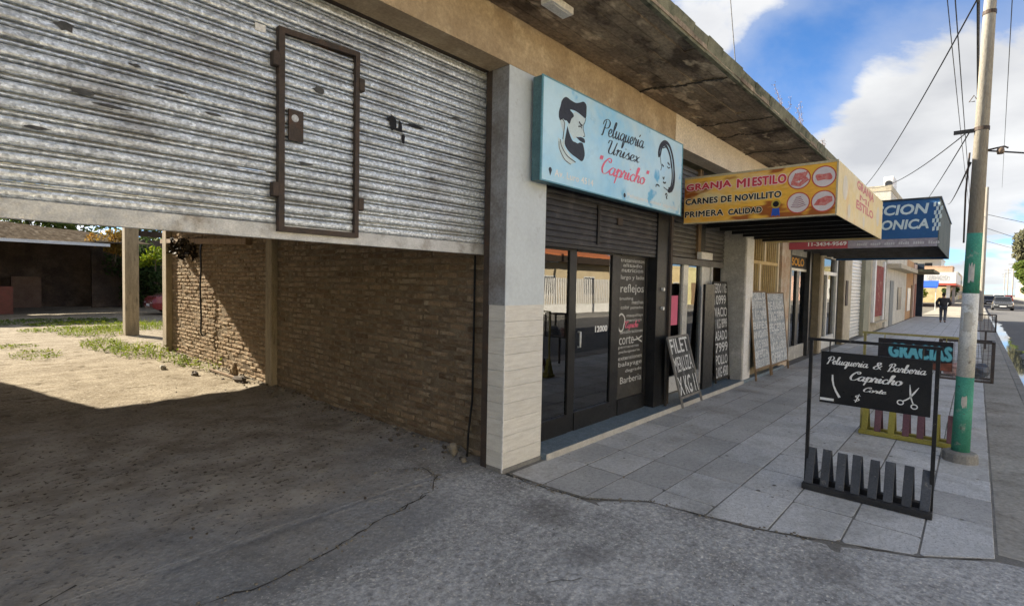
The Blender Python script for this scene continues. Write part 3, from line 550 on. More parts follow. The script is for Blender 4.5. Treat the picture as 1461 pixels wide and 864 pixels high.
# concrete roof slab over the front of the lot, seen only by its shadow
def slab(mb, pts, z0, z1):
    n_ = len(pts); mb.add([(x_, y, z0) for x_, y in pts] + [(x_, y, z1) for x_, y in pts], [tuple(range(n_ - 1, -1, -1)), tuple(range(n_, 2 * n_))] + [(i, (i + 1) % n_, n_ + (i + 1) % n_, n_ + i) for i in range(n_)])
rf = thing('lot_roof', 'flat concrete roof over the front part of the lot, behind the shutter', 'roof', (0, 9, 3.86))
mb = MB(); slab(mb, [(-7, 3.55), (3.9, 3.55), (3.9, 15.05), (-.27, 15.05), (-1.18, 18.9), (-7, 18.9)], 3.87, 4.05); mb.build('slab', WHITEP, rf)
for y in (6.2, 9.6, 13.0):
    mb = MB(); mb.box(-7, 3.5, y, y + .22, 3.6, 3.868); mb.build('joist', WHITEP, rf)
mb = MB(); mb.box(-7.3, -7.0, 3.3, 40, -.1, 4.04); solo('side_wall', mb, WHITEP, 'plain rendered wall on the left side of the lot', 'wall')
# concrete post standing in the lot
cp = thing('concrete_post', 'square concrete post standing alone in the weeds behind the brick wall', 'post', (3.715, 18.1, 0))
mb = MB(); mb.box(3.55, 3.88, 17.95, 18.28, -.1, 4.4); mb.build('shaft', CONC_POST, cp, bevel=.015)
mb = MB(); mb.bar((3.9, 18.1, 2.93), (8.5, 18.6, 2.88), .16, .16); solo('tie_beam', mb, mat('dark wood', (.05, .035, .025), (.03, .022, .016), scale=5, bump=.3), 'dark timber beam running right from the lone concrete post', 'beam')
# ================================================================== THE CORNER BUILDING
cb = thing('shop_building', 'long single storey shop building with a stained concrete canopy over the pavement', 'building', (6, 3.3, 0))
mb = MB(); mb.hexa([(3.352, 3.094, 1.501), (3.90, 3.094, 1.501), (3.90, 3.30, 1.501), (3.352, 3.30, 1.501)], [(3.352, 3.094, 3.598), (3.90, 3.094, 3.598), (3.90, 3.30, 3.598), (3.352, 3.30, 3.598)]); mb.build('pillar', PILLAR, cb)
mb = MB(); mb.box(3.350, 3.3519, 3.1, 3.298, 1.502, 3.597); mb.build('jamb', JAMB, cb)
mb = MB(); mb.box(3.365, 3.89, 3.106, 3.296, -.1, 1.5); mb.build('pillar_core', MORTAR, cb)
for k in range(10):
    z0, z1 = .035 + .147 * k, .035 + .147 * (k + 1) - .0022
    mb = MB(); mb.box(3.362, 3.898, 3.093, 3.1055, z0, z1); mb.build('wall_tile', CLAD, cb, bevel=.0015)
    mb = MB(); mb.box(3.3525, 3.3645, 3.108, 3.296, z0, z1); mb.build('wall_tile', CLAD, cb, bevel=.0015)
mb = MB(); mb.box(3.350, 3.361, 3.091, 3.1065, .0, 1.5); mb.build('corner_trim', WHITEP, cb)
mb = MB(); mb.box(3.354, 3.9, 3.085, 3.3, -.05, .033); mb.build('plinth', KERBM, cb, bevel=.006)
mb = MB(); mb.box(-3.4, 6.66, 3.093, 3.34, 3.60, 4.03); mb.build('beam', BEAMT, cb)
mb = MB(); mb.box(6.661, 12.2, 3.090, 3.34, 3.61, 4.03); mb.build('beam', BEAMC, cb, label='cream painted stretch of beam over the butcher shop')
mb = MB(); mb.box(-3.4, 3.351, 3.345, 3.40, 3.60, 4.0); mb.build('shutter_lintel', DKSTEEL, cb)
mb = MB(); mb.box(-3.0, -2.55, 3.093, 3.5, -.1, 3.598); mb.build('pillar', PILLAR, cb)
# canopy: soffit of board marked concrete, built from the boards' slightly uneven bands
mb = MB(); mb.box(-3.4, 12.2, 2.075, 3.34, 4.036, 4.15); mb.build('canopy', SOFF, cb)
mb = MB()
nb = 8; wdt = (3.09 - 2.13) / nb
for k in range(nb):
    x = -3.4
    while x < 12.2:
        ln = rnd.uniform(1.6, 3.2); z = 4.022 + rnd.uniform(-.004, .004); x1 = min(x + ln, 12.2)
        if not (k < 3 and rnd.random() < .12): mb.box(x + .003, x1 - .003, 2.13 + k * wdt + .003, 2.13 + (k + 1) * wdt - .003, z, 4.038)
        x = x1
mb.build('soffit', SOFF, cb)
for x, w_ in ((5.62, .035), (7.35, .022), (8.1, .02), (9.35, .03), (2.9, .02)):
    mb = MB()
    for i in range(22):
        y0 = 2.14 + i * .043; xx = x + .10 * mnoise.noise(Vector((i * .25, x, 0))) + (3.1 - y0) * .18
        mb.box(xx, xx + w_ * rnd.uniform(.5, 1.6), y0, y0 + .043, 4.006, 4.013 + .001 * (i % 2))
    mb.build('soffit_crack', CRK, cb)
mb = MB(); x = -3.4
while x < 12.2:
    x1 = min(12.2, x + rnd.uniform(.25, .5)); dy = rnd.uniform(-.006, .006); mb.hexa([(x, 2.085 + dy, 4.012), (x1, 2.085 + dy, 4.012), (x1, 2.129, 4.012), (x, 2.129, 4.012)], [(x, 2.055 + dy, 4.16 + rnd.uniform(-.01, .012)), (x1, 2.055 + dy, 4.16 + rnd.uniform(-.01, .012)), (x1, 2.129, 4.16), (x, 2.129, 4.16)]); x = x1
mb.build('canopy_edge', FASC, cb)
mb = MB(); mb.box(3.9, 12.2, 3.3, 9.0, 4.0, 4.14); mb.build('roof', FASC, cb)
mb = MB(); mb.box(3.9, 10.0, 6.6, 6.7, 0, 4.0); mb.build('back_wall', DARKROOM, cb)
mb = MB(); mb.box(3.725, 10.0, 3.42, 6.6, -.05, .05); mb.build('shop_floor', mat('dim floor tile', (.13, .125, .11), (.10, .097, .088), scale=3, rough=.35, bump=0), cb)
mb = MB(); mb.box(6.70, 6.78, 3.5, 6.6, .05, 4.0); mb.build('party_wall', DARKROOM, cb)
mb = MB(); mb.box(3.905, 12.2, 3.03, 3.42, -.05, .056); mb.build('step', STEP, cb)
mb = MB(); mb.box(3.905, 9.55, 3.015, 3.0298, -.05, .060); mb.build('step_nosing', NOSE, cb, bevel=.003)
# lamp box under the canopy
lb = thing('bulkhead_lamp', 'small white box lamp fixed under the stained canopy', 'lamp', (3.48, 2.66, 4.0))
mb = MB(); mb.box(3.30, 3.60, 2.605, 2.72, 3.955, 4.015); mb.build('housing', WHITEP, lb, bevel=.004)
mb = MB(); mb.box(3.34, 3.56, 2.625, 2.70, 3.948, 3.954); mb.build('diffuser', ALU, lb)
# column between butcher and barred window
cl = thing('facade_column', 'grey and white column between the butcher shop and the barred window', 'column', (9.75, 3.3, 0))
mb = MB(); mb.box(9.56, 9.975, 3.06, 3.5, -.05, 3.605); mb.build('shaft', GREYCOL, cl, bevel=.012)
mb = MB(); mb.box(9.60, 9.978, 3.052, 3.059, -.02, 2.58); mb.build('white_face', WHITEP, cl)
# dark pier between barber and butcher
pr = thing('dark_pier', 'narrow black pier with two round lamps between the two shopfronts', 'pier', (6.7, 3.3, 0))
mb = MB(); mb.box(6.46, 6.80, 3.20, 3.5, .056, 3.598); mb.build('shaft', BLACKP, pr)
mb = MB(); mb.box(6.80, 6.86, 3.17, 3.5, .056, 3.598); mb.build('steel_edge', DKSTEEL, pr)
for z in (1.66, 1.40):
    mb = MB(); mb.tube([(6.62, 3.20, z), (6.62, 3.165, z)], .024, 12); mb.build('round_lamp', ALU, pr)
# ================================================================== BARBER SHOPFRONT
bf = thing('barber_shopfront', 'black framed glass shopfront of the barber below the blue sign', 'shopfront', (5.2, 3.35, .056))
def slat_set(parent, x0, x1, y, z0, z1, pitch, m_, dep=.012):
    mb = MB(); k = [(0, 0), (-dep, pitch * .12), (-dep * 1.15, pitch * .45), (-dep, pitch * .8), (0, pitch * .9), (0, pitch)]
    vs = []
    for x_ in (x0, x1): vs += [(x_, a_, b2) for a_, b2 in k]
    mb.add(vs, [(i, i + len(k), i + len(k) + 1, i + 1) for i in range(len(k) - 1)]); me = mb.mesh('slat', m_); z = z0
    while z < z1 - pitch * .5: link('slat', me, parent, (0, y, z)); z += pitch
for x0, x1 in ((3.90, 4.02), (4.64, 4.77), (5.53, 5.72), (6.40, 6.459)):
    mb = MB(); mb.box(x0, x1, 3.325, 3.40, .056, 2.12); mb.build('mullion', BLACKP, bf, bevel=.003)
for x0, x1, z1 in ((4.02, 4.64, .255), (4.77, 5.53, .26), (5.72, 6.40, .25)):
    mb = MB(); mb.box(x0, x1, 3.315, 3.375, .058, z1); mb.build('kick_plate', BLACKP, bf)
    mb = MB(); mb.box(x0, x1, 3.315, 3.375, 2.07, 2.119); mb.build('head_rail', BLACKP, bf)
    if x0 < 5.7: mb = MB(); mb.box(x0, x1, 3.345, 3.351, z1, 2.07); mb.build('glass_pane', GLASS, bf)
mb = MB(); mb.box(5.72, 6.40, 3.346, 3.375, .25, 2.07); mb.build('dark_panel', mat('dark smoked panel', (.062, .058, .05), (.045, .042, .037), scale=2, rough=.5, bump=0), bf)
mb = MB(); mb.tube([(4.815, 3.318, 1.0), (4.815, 3.285, 1.0), (4.815, 3.285, 1.17), (4.815, 3.318, 1.17)], .011, 8); mb.build('door_handle', ALU, bf, smooth=True)
mb = MB(); text(mb, '12000', (5.2, 3.343, 1.14), (1, 0, 0), (0, 0, 1), .27, .075, bold=.03); mb.build('price_sticker', INKW, bf)
vl = MB(); vp = MB()
ROW = [('tratamientos', 2.00, .045, 0, 1), ('alisado', 1.94, .045, .1, .9), ('nutricion', 1.872, .05, .05, .95), ('largo y lado', 1.765, .07, .02, 1), ('reflejos', 1.58, .14, .02, 1), ('brushing', 1.505, .05, .0, .55), ('mechas', 1.46, .05, .5, 1), ('color', 1.40, .05, .05, .4), ('peinados', 1.385, .05, .45, 1),
       ('maquillaje', 1.285, .05, .3, 1), ('manicura', 1.235, .035, .3, .95), ('decoloraciones', 1.085, .045, .05, 1), ('corte', .945, .105, .02, .62), ('permanente', .885, .04, .0, .85), ('peluqueria', .825, .045, .02, .9), ('extensiones', .745, .05, .0, 1), ('balayage', .645, .075, .02, 1), ('degrade', .565, .055, .3, 1), ('Barberia', .44, .085, .1, 1)]
for s_, z, h, a0, a1 in ROW:
    text(vl, s_, (5.75 + .62 * a0, 3.343, z), (1, 0, 0), (0, 0, 1), .62 * (a1 - a0), h, bold=.0)
vl.build('lettering', VINYL, bf)
script(vp, '"Capricho"', (5.88, 3.3425, 1.155), (1, 0, 0), (0, 0, 1), .38, .085, (0, 0, 0), nib=.17); vp.build('lettering', INKP, bf, label='pink script word on the vinyl panel')
mb = MB(); P_ = [(5.80 + .085 * math.cos(t) * (1 + .15 * math.sin(3 * t)), 3.3428, 1.23 + .11 * math.sin(t)) for t in [i * .25 for i in range(26)]]
ribbon(mb, P_, .022, (0, -1, 0)); ribbon(mb, [(6.13, 3.3428, .985), (6.25, 3.3428, .995), (6.36, 3.3428, 1.03)], .018, (0, -1, 0)); ribbon(mb, [(6.2, 3.3427, 1.03), (6.26, 3.3427, .99), (6.36, 3.3427, .95)], .018, (0, -1, 0)); mb.build('drawn_motif', VINYL, bf)
rs = thing('rolled_shutter', 'black roller shutter part lowered behind the blue sign above the barber doors', 'shutter', (5.2, 3.22, 2.12))
slat_set(rs, 3.902, 6.458, 3.235, 2.122, 3.59, .062, SHUTBLK)
mb = MB(); mb.box(3.902, 6.458, 3.222, 3.262, 2.085, 2.121); mb.build('bottom_bar', BLACKP, rs)
mb = MB(); mb.box(4.99, 5.03, 3.205, 3.222, 2.16, 2.60); mb.build('shutter_strap', BLACKP, rs)
mb = MB(); mb.box(5.42, 5.53, 3.20, 3.221, 2.42, 2.50); mb.build('shutter_lock', DKSTEEL, rs)
# ---- blue barber sign
SX0, SX1, SZ0, SZ1, SY = 3.622, 6.58, 2.631, 3.566, 2.95
bs_ = thing('barber_sign', 'large pale blue barber sign with bearded man and woman drawings above the black shutter', 'sign', (5.1, 3.0, SZ0))
SKYB = mat('printed sky blue panel', (0.27, 0.60, 0.84), (0.55, 0.77, 0.88), scale=0.9, rough=.35, bump=0.15, bscale=1.8, dist=.02, c3=(0.62, 0.74, 0.76), s3=1.1, t3=0.56, w3=0.22, fine=.04, c4=(0.16, 0.47, 0.72), s4=2.6, t4=.66)
mb = MB(); mb.box(SX0 + .006, SX1 - .006, SY + .003, 3.055, SZ0 + .006, SZ1 - .006); mb.build('light_box', mat('teal box side', (.10, .19, .21), (.07, .14, .16), scale=4, bump=.05, rough=.5), bs_)
mb = MB(); mb.box(SX0 + .02, SX1 - .02, SY - .002, SY + .002, SZ0 + .012, SZ1 - .012); mb.build('face_panel', SKYB, bs_)
mb = MB()
for q in ((SX0, SX1, SZ1 - .012, SZ1), (SX0, SX1, SZ0, SZ0 + .012), (SX0, SX0 + .02, SZ0 + .012, SZ1 - .012), (SX1 - .02, SX1, SZ0 + .012, SZ1 - .012)): mb.box(q[0], q[1], SY - .006, SY + .006, q[2], q[3])
mb.build('frame', mat('blue steel trim', (.15, .35, .42), (.10, .26, .33), scale=5, bump=0, rough=.4), bs_)
U_, V_, NN = (1, 0, 0), (0, 0, 1), (0, -1, 0)
y_ = SY - .0035
mb = MB(); script(mb, 'Peluquería', (4.60, y_, 3.255), U_, V_, .90, .17, (0, -.0005, 0), nib=.11, skew=.035); script(mb, 'Unisex', (4.70, y_, 3.085), U_, V_, .70, .145, (0, -.0005, 0), nib=.10, skew=.02); mb.build('lettering', INKD, bs_)
mb = MB(); script(mb, '"Capricho"', (4.54, y_, 2.862), U_, V_, 1.07, .17, (0, -.0005, 0), nib=.12, skew=.02); mb.build('lettering', INKP, bs_, label='pink script shop name')
mb = MB(); text(mb, 'Av. Luro 4514', (3.83, y_, 2.70), U_, V_, .65, .066, bold=.022, spacing=1.1); text(mb, 'Peluqueria unisex capricho', (5.17, y_, 2.675), U_, V_, 1.28, .062, bold=.018, spacing=1.05)
mb.build('lettering', INKW, bs_, label='small white address and social media line')
mb = MB(); mb.disc((3.765, y_, 2.745), NN, .024, 14); mb.poly([(3.747, y_ - .0002, 2.73), (3.783, y_ - .0002, 2.73), (3.765, y_ - .0002, 2.69)]); mb.disc((5.11, y_, 2.70), NN, .025, 14); mb.build('pin_icon', INKD, bs_)
def pix(pts, k=6, off=0.0): return [(p.x, y_ - off, p.y) for p in cr_curve(pts, k)]
mn = MB()
mn.poly(pix([(3.876, 3.25), (3.876, 3.30), (3.90, 3.36), (3.913, 3.403), (3.95, 3.445), (3.994, 3.462), (4.06, 3.452), (4.14, 3.448), (4.21, 3.47), (4.273, 3.495), (4.32, 3.475), (4.326, 3.42), (4.316, 3.345), (4.26, 3.35), (4.198, 3.363), (4.12, 3.37), (4.049, 3.36), (4.10, 3.335), (4.111, 3.31), (4.075, 3.28), (4.045, 3.225), (4.00, 3.245), (3.97, 3.24), (3.94, 3.25), (3.92, 3.235), (3.895, 3.222)], 3))
mn.poly(pix([(4.013, 3.20), (3.995, 3.13), (3.975, 3.04), (4.0, 2.995), (4.074, 2.955), (4.18, 2.93), (4.271, 2.915), (4.312, 2.98), (4.30, 3.04), (4.272, 3.09), (4.22, 3.088), (4.19, 3.072), (4.15, 3.075), (4.103, 3.079), (4.065, 3.115), (4.041, 3.15)], 3))
mn.poly(pix([(4.154, 3.128), (4.20, 3.135), (4.25, 3.145), (4.30, 3.138), (4.312, 3.105), (4.27, 3.098), (4.22, 3.105)], 3))
for pts, wd_ in (([(3.895, 3.235), (3.925, 3.245), (3.965, 3.215), (3.96, 3.15), (3.945, 3.06)], .010), ([(4.20, 3.285), (4.235, 3.262), (4.262, 3.262)], .018), ([(4.19, 3.235), (4.23, 3.245), (4.255, 3.232)], .012), ([(4.285, 3.29), (4.275, 3.23), (4.305, 3.17), (4.275, 3.158)], .008), ([(4.318, 3.345), (4.30, 3.30), (4.285, 3.28)], .008),
                 ([(3.905, 3.05), (3.93, 2.99), (4.02, 2.92), (4.16, 2.885)], .010), ([(3.885, 3.03), (3.90, 2.96), (3.98, 2.88), (4.08, 2.85)], .008)):
    ribbon(mn, pix(pts, 5, .0004), wd_, NN)
mn.build('bearded_man_drawing', INKD, bs_)
mb = MB(); PB = [[(4.10, 3.335), (4.14, 3.365), (4.20, 3.356), (4.31, 3.338), (4.285, 3.28), (4.28, 3.24), (4.312, 3.175), (4.29, 3.15), (4.22, 3.15), (4.12, 3.10), (4.05, 3.15), (4.02, 3.21), (4.055, 3.25)], [(3.885, 3.24), (3.94, 3.255), (3.985, 3.22), (3.965, 3.10), (3.975, 3.0), (3.94, 3.02), (3.95, 3.12)], [(3.87, 3.06), (3.92, 3.05), (3.985, 2.985), (4.10, 2.915), (4.17, 2.885), (4.06, 2.845), (3.95, 2.88), (3.88, 2.97)]]
for k, q in enumerate(PB): mb.poly([(p[0], y_ + .001 - .0001 * k, p[1]) for p in q])
tagit(mb.build('portrait_highlight', flat('pale blue white ink', (.60, .72, .74)), bs_))
wo = MB()
wk = [0]
def wr(pts, wd_): wk[0] += 1; ribbon(wo, pix(pts, 6, .0002 + .00008 * wk[0]), wd_ * 1.45, NN)
n_ = 30
wr([(5.905, 3.27), (5.90, 3.34), (5.95, 3.43), (6.06, 3.487), (6.18, 3.46), (6.27, 3.36), (6.325, 3.22), (6.335, 3.08), (6.30, 2.97), (6.24, 2.91), (6.17, 2.905)], .030)
wr([(5.93, 3.29), (5.98, 3.41), (6.08, 3.45), (6.19, 3.37), (6.26, 3.23), (6.285, 3.08), (6.25, 2.96), (6.19, 2.93)], .022)
wr([(6.00, 3.40), (6.10, 3.425), (6.20, 3.33), (6.25, 3.2)], .010); wr([(6.30, 3.30), (6.355, 3.15), (6.35, 3.0), (6.28, 2.90)], .010)
wr([(5.93, 3.30), (5.96, 3.21), (5.98, 3.17), (5.96, 3.12)], .008); wr([(5.99, 3.20), (6.04, 3.18)], .014); wr([(6.14, 3.25), (6.20, 3.23)], .016); wr([(6.13, 3.20), (6.17, 3.185), (6.21, 3.20)], .010)
wr([(6.02, 3.05), (6.05, 3.03), (6.06, 3.06)], .012); wr([(6.03, 2.99), (6.08, 2.985), (6.11, 3.0)], .014); wr([(5.85, 2.93), (5.90, 2.935), (5.94, 2.92)], .012); wr([(5.85, 2.925), (5.845, 2.90)], .012); wr([(6.10, 2.84), (6.13, 2.862), (6.155, 2.84), (6.13, 2.815), (6.16, 2.80)], .013); wr([(6.05, 2.93), (6.1, 2.92), (6.17, 2.905)], .008)
wo.build('woman_profile_drawing', INKD, bs_)
# ================================================================== BUTCHER SHOPFRONT
gf = thing('butcher_shopfront', 'white framed glass doors of the butcher shop under the yellow awning sign', 'shopfront', (8.2, 3.5, .056))
for x0, x1 in ((6.862, 7.42), (7.93, 8.10), (8.66, 9.0)):
    mb = MB(); mb.box(x0, x1, 3.47, 3.55, .056, 2.05) if x0 > 7 else mb.box(7.33, 7.42, 3.47, 3.55, .056, 2.05); mb.build('door_stile', ALU, gf, bevel=.004)
for x0, x1 in ((7.42, 7.93), (8.10, 8.66)):
    mb = MB(); mb.box(x0, x1, 3.48, 3.54, .058, .30); mb.build('kick_plate', ALU, gf)
    mb = MB(); mb.box(x0, x1, 3.505, 3.511, .30, 2.05); mb.build('glass_pane', GLASS, gf)
mb = MB(); mb.box(6.862, 9.56, 3.44, 3.56, 2.051, 2.15); mb.build('door_head', mat('dull grey head', (.20, .195, .185), (.15, .145, .14), scale=4), gf)
mb = MB(); mb.box(9.0, 9.06, 3.44, 3.50, .056, 2.05); mb.build('open_door_edge', ALU, gf)
mb = MB(); mb.box(7.55, 7.80, 3.498, 3.5045, 1.10, 1.56); mb.build('pink_poster', flat('pink paper', (.72, .16, .26)), gf)
mb = MB(); mb.box(8.20, 8.42, 3.512, 3.518, 1.25, 1.55); mb.build('door_notice', INKW, gf)
bsx = thing('butcher_shutter', 'two raised dark slatted shutters either side of a post above the butcher doors', 'shutter', (8.3, 3.46, 2.15))
slat_set(bsx, 6.862, 8.29, 3.46, 2.16, 3.6, .075, mat('dull brown grey shutter', (.13, .125, .118), (.085, .08, .076), scale=5, rough=.5, bump=.05), .02)
slat_set(bsx, 8.63, 9.558, 3.46, 2.16, 3.6, .075, MATS['dull brown grey shutter'], .02)
mb = MB(); mb.box(8.29, 8.34, 3.40, 3.47, 2.151, 3.6); mb.box(8.36, 8.40, 3.40, 3.47, 2.151, 3.6); mb.build('shutter_guide', WOOD, bsx)
mb = MB(); mb.box(8.41, 8.63, 3.42, 3.5, 2.151, 3.6); mb.build('shutter_guide', BLACKP, bsx)
mb = MB(); mb.box(8.27, 8.74, 3.33, 3.41, 2.155, 2.27); solo('junction_box', mb, WHITEP, 'pale junction box on the lintel between the butcher shutters', 'box', bevel=.006)
# ---- yellow awning sign
GX, GY0, GZ0, GZ1, GX1 = 7.0, 1.25, 2.575, 3.205, 10.78
ga = thing('butcher_awning_sign', 'yellow box awning sign of the butcher jutting over the pavement', 'sign', (8.9, 2.2, GZ0))
YEL = mat('printed yellow panel', (0.85, 0.50, 0.06), (0.76, 0.34, 0.05), scale=1.4, stretch=(1, .6, 1.8), rough=.5, bump=0.25, bscale=2.2, dist=.02, c3=(0.75, 0.60, 0.30), s3=1.2, t3=.60, w3=.16, fine=.12, c4=(.34, .10, .02), s4=2.0, t4=.59)
YELP = mat('faded yellow panel', (0.72, 0.56, 0.24), (0.70, 0.60, 0.38), scale=1.8, rough=.55, bump=0.25, bscale=2.2, dist=.02, c3=(0.66, 0.36, 0.16), s3=1.6, t3=.64, w3=.14, fine=.08)
mb = MB(); mb.box(GX, GX + .012, GY0 + .012, 3.09, GZ0, GZ1); mb.build('near_panel', YEL, ga)
mb = MB(); mb.box(GX, GX1, GY0, GY0 + .0115, GZ0, GZ1 + .0); mb.build('front_panel', YELP, ga)
mb = MB(); mb.box(GX1 - .012, GX1, GY0 + .012, 3.09, GZ0, GZ1); mb.build('far_panel', YELP, ga)
mb = MB(); mb.box(GX + .013, GX1 - .013, GY0 + .013, 3.089, GZ0 + .30, GZ0 + .33); mb.build('deck', BLACKP, ga)
mb = MB()
for i in range(7): x_ = GX + .25 + i * .55; mb.box(x_, x_ + .04, GY0 + .013, 3.089, GZ0 + .02, GZ0 + .08)
for y in (1.7, 2.35): mb.box(GX + .013, GX1 - .013, y, y + .04, GZ0 + .081, GZ0 + .12)
mb.build('steel_frame', BLACKP, ga)
mb = MB(); mb.box(GX + .0125, GX1 - .0125, GY0 + .0125, 3.089, GZ1 - .06, GZ1 - .03); mb.build('top_cover', GALV2, ga)
mb = MB(); mb.box(GX - .006, GX - .0005, GY0, 3.09, GZ1 - .02, GZ1 + .006); mb.box(GX - .006, GX - .0005, GY0, 3.09, GZ0 - .006, GZ0 + .012); mb.box(GX - .006, GX - .0005, GY0 - .004, GY0 + .014, GZ0 + .012, GZ1 - .02); mb.build('trim', mat('old cream trim', (.55, .47, .30), (.42, .35, .22), scale=5), ga)
u, v = (0, -1, 0), (0, 0, 1); gx = GX - .002
def outlined(s, org, W, H, ink, edge_ink, parent, ow=.010, bold=.022, spacing=1.1, uu_=u, nn_=(-1, 0, 0)):
    m0 = MB(); nv = Vector(nn_); uv = Vector(uu_)
    for k in range(8):
        an = k * math.pi / 4; text(m0, s, Vector(org) + uv * (ow * math.cos(an)) + Vector((0, 0, ow * math.sin(an))) + nv * (.0001 * k), uu_, (0, 0, 1), W, H, bold=.010, spacing=spacing)
    m0.build('lettering_outline', edge_ink, parent)
    m0 = MB()
    for k, (a_, b_) in enumerate(((0, 0), (bold * .16, 0), (-bold * .16, 0), (0, bold * .13), (0, -bold * .13))): text(m0, s, Vector(org) + nv * (.0012 + .0001 * k) + uv * a_ + Vector((0, 0, b_)), uu_, (0, 0, 1), W, H, bold=.010, spacing=spacing)
    m0.build('lettering', ink, parent)
CRINK = flat('cream ink', (.78, .68, .48))
outlined('GRANJA', (gx, 3.06, 3.006), .60, .108, INKR, INKPALE, ga, .013, .030); outlined('MI', (gx, 2.38, 3.004), .15, .106, INKR, INKPALE, ga, .013, .030); outlined('ESTILO', (gx, 2.19, 3.004), .39, .106, INKR, INKPALE, ga, .013, .030)
outlined('CARNES', (gx, 3.07, 2.836), .44, .078, INKK, CRINK, ga); outlined('DE', (gx, 2.58, 2.834), .13, .078, INKK, CRINK, ga); outlined('NOVILLITO', (gx, 2.40, 2.832), .55, .077, INKK, CRINK, ga)
outlined('PRIMERA', (gx, 3.07, 2.664), .52, .075, INKK, CRINK, ga); outlined('CALIDAD', (gx, 2.48, 2.66), .41, .072, INKK, CRINK, ga)
t1 = MB(); t2 = MB(); t3 = MB(); t4_ = MB()
for cy, cz in ((1.657, 3.035), (1.393, 3.028), (1.656, 2.745), (1.391, 2.742)):
    t1.disc((gx, cy, cz), (-1, 0, 0), .128, 32); t2.disc((gx - .0005, cy, cz), (-1, 0, 0), .115, 32)
t1.build('picture_ring', flat('red brown ring', (.55, .09, .06)), ga); t2.build('picture_disc', flat('pale plate', (.70, .62, .60)), ga)
r_ = random.Random(3)
for k in range(6): ribbon(t3, [(gx - .0012 - .0001 * k, 1.735 - .026 * k, 2.985 + .008 * k), (gx - .0012 - .0001 * k, 1.69 - .024 * k, 3.10 + .002 * k)], .024, (-1, 0, 0))
ribbon(t3, [(gx - .0011, 1.74, 2.99), (gx - .0011, 1.65, 2.96), (gx - .0011, 1.56, 3.03)], .05, (-1, 0, 0))
t3.build('meat_picture', mat('raw meat red', (.55, .10, .09), (.62, .26, .22), scale=26, bump=0, rough=.5), ga); t3 = MB()
t3.add([(gx - .0012, 1.393 + .085 * math.cos(t) * (1 + .1 * math.sin(4 * t)), 3.025 + .045 * math.sin(t) + .012 * math.sin(3 * t)) for t in [i * .3 for i in range(21)]], [tuple(range(21))])
t3.build('meat_picture', MATS['raw meat red'], ga); t3 = MB()
t3.poly([(gx - .0012, 1.49, 2.70), (gx - .0012, 1.45, 2.765), (gx - .0012, 1.36, 2.80), (gx - .0012, 1.30, 2.79), (gx - .0012, 1.295, 2.735), (gx - .0012, 1.37, 2.69)])
t3.build('meat_picture', mat('raw meat red', (.55, .10, .09), (.62, .26, .22), scale=26, bump=0, rough=.5), ga)
for k in range(6): ribbon(t4_, [(gx - .0012 - .0001 * k, 1.735 - .01 * k, 2.70 + .022 * k), (gx - .0012 - .0001 * k, 1.655, 2.69 + .024 * k), (gx - .0012 - .0001 * k, 1.575 + .01 * k, 2.715 + .02 * k)], .010, (-1, 0, 0))
t4_.build('meat_picture', mat('purple brown ink', (.22, .10, .14), (.40, .22, .24), scale=20, bump=0), ga)
t1 = MB(); t1.disc((gx - .0008, 1.905, 2.752), (-1, 0, 0), .055, 20); t1.build('rosette', flat('gold ink', (.50, .36, .06)), ga)
t1 = MB(); t1.disc((gx - .0014, 1.905, 2.752), (-1, 0, 0), .036, 20); t1.build('rosette', INKK, ga)
t1 = MB(); t1.poly([(gx - .0006, 1.955, 2.60), (gx - .0006, 1.945, 2.70), (gx - .0006, 1.865, 2.70), (gx - .0006, 1.855, 2.60), (gx - .0006, 1.88, 2.615), (gx - .0006, 1.905, 2.60), (gx - .0006, 1.93, 2.615)]); t1.build('rosette_ribbon', flat('blue ink', (.03, .10, .45)), ga)
t1 = MB(); fy = GY0 - .002; text(t1, 'GRANJA', (8.25, fy, 3.03), (1, 0, 0), (0, 0, 1), 1.5, .15, bold=.03); text(t1, 'MI', (8.5, fy, 2.94), (1, 0, 0), (0, 0, 1), .8, .075, bold=.008); text(t1, 'ESTILO', (8.25, fy, 2.80), (1, 0, 0), (0, 0, 1), 1.5, .12, bold=.03); t1.build('lettering', flat('faded red ink', (.62, .20, .20)), ga)
t1 = MB(); t1.disc((7.45, fy, 2.95), (0, -1, 0), .15, 24); t1.disc((10.25, fy, 2.9), (0, -1, 0), .16, 24); t1.disc((8.9, fy, 2.68), (0, -1, 0), .09, 20); t1.disc((7.75, fy - .0003, 2.70), (0, -1, 0), .09, 20); t1.build('picture_disc', flat('faded plate', (.68, .62, .50)), ga)
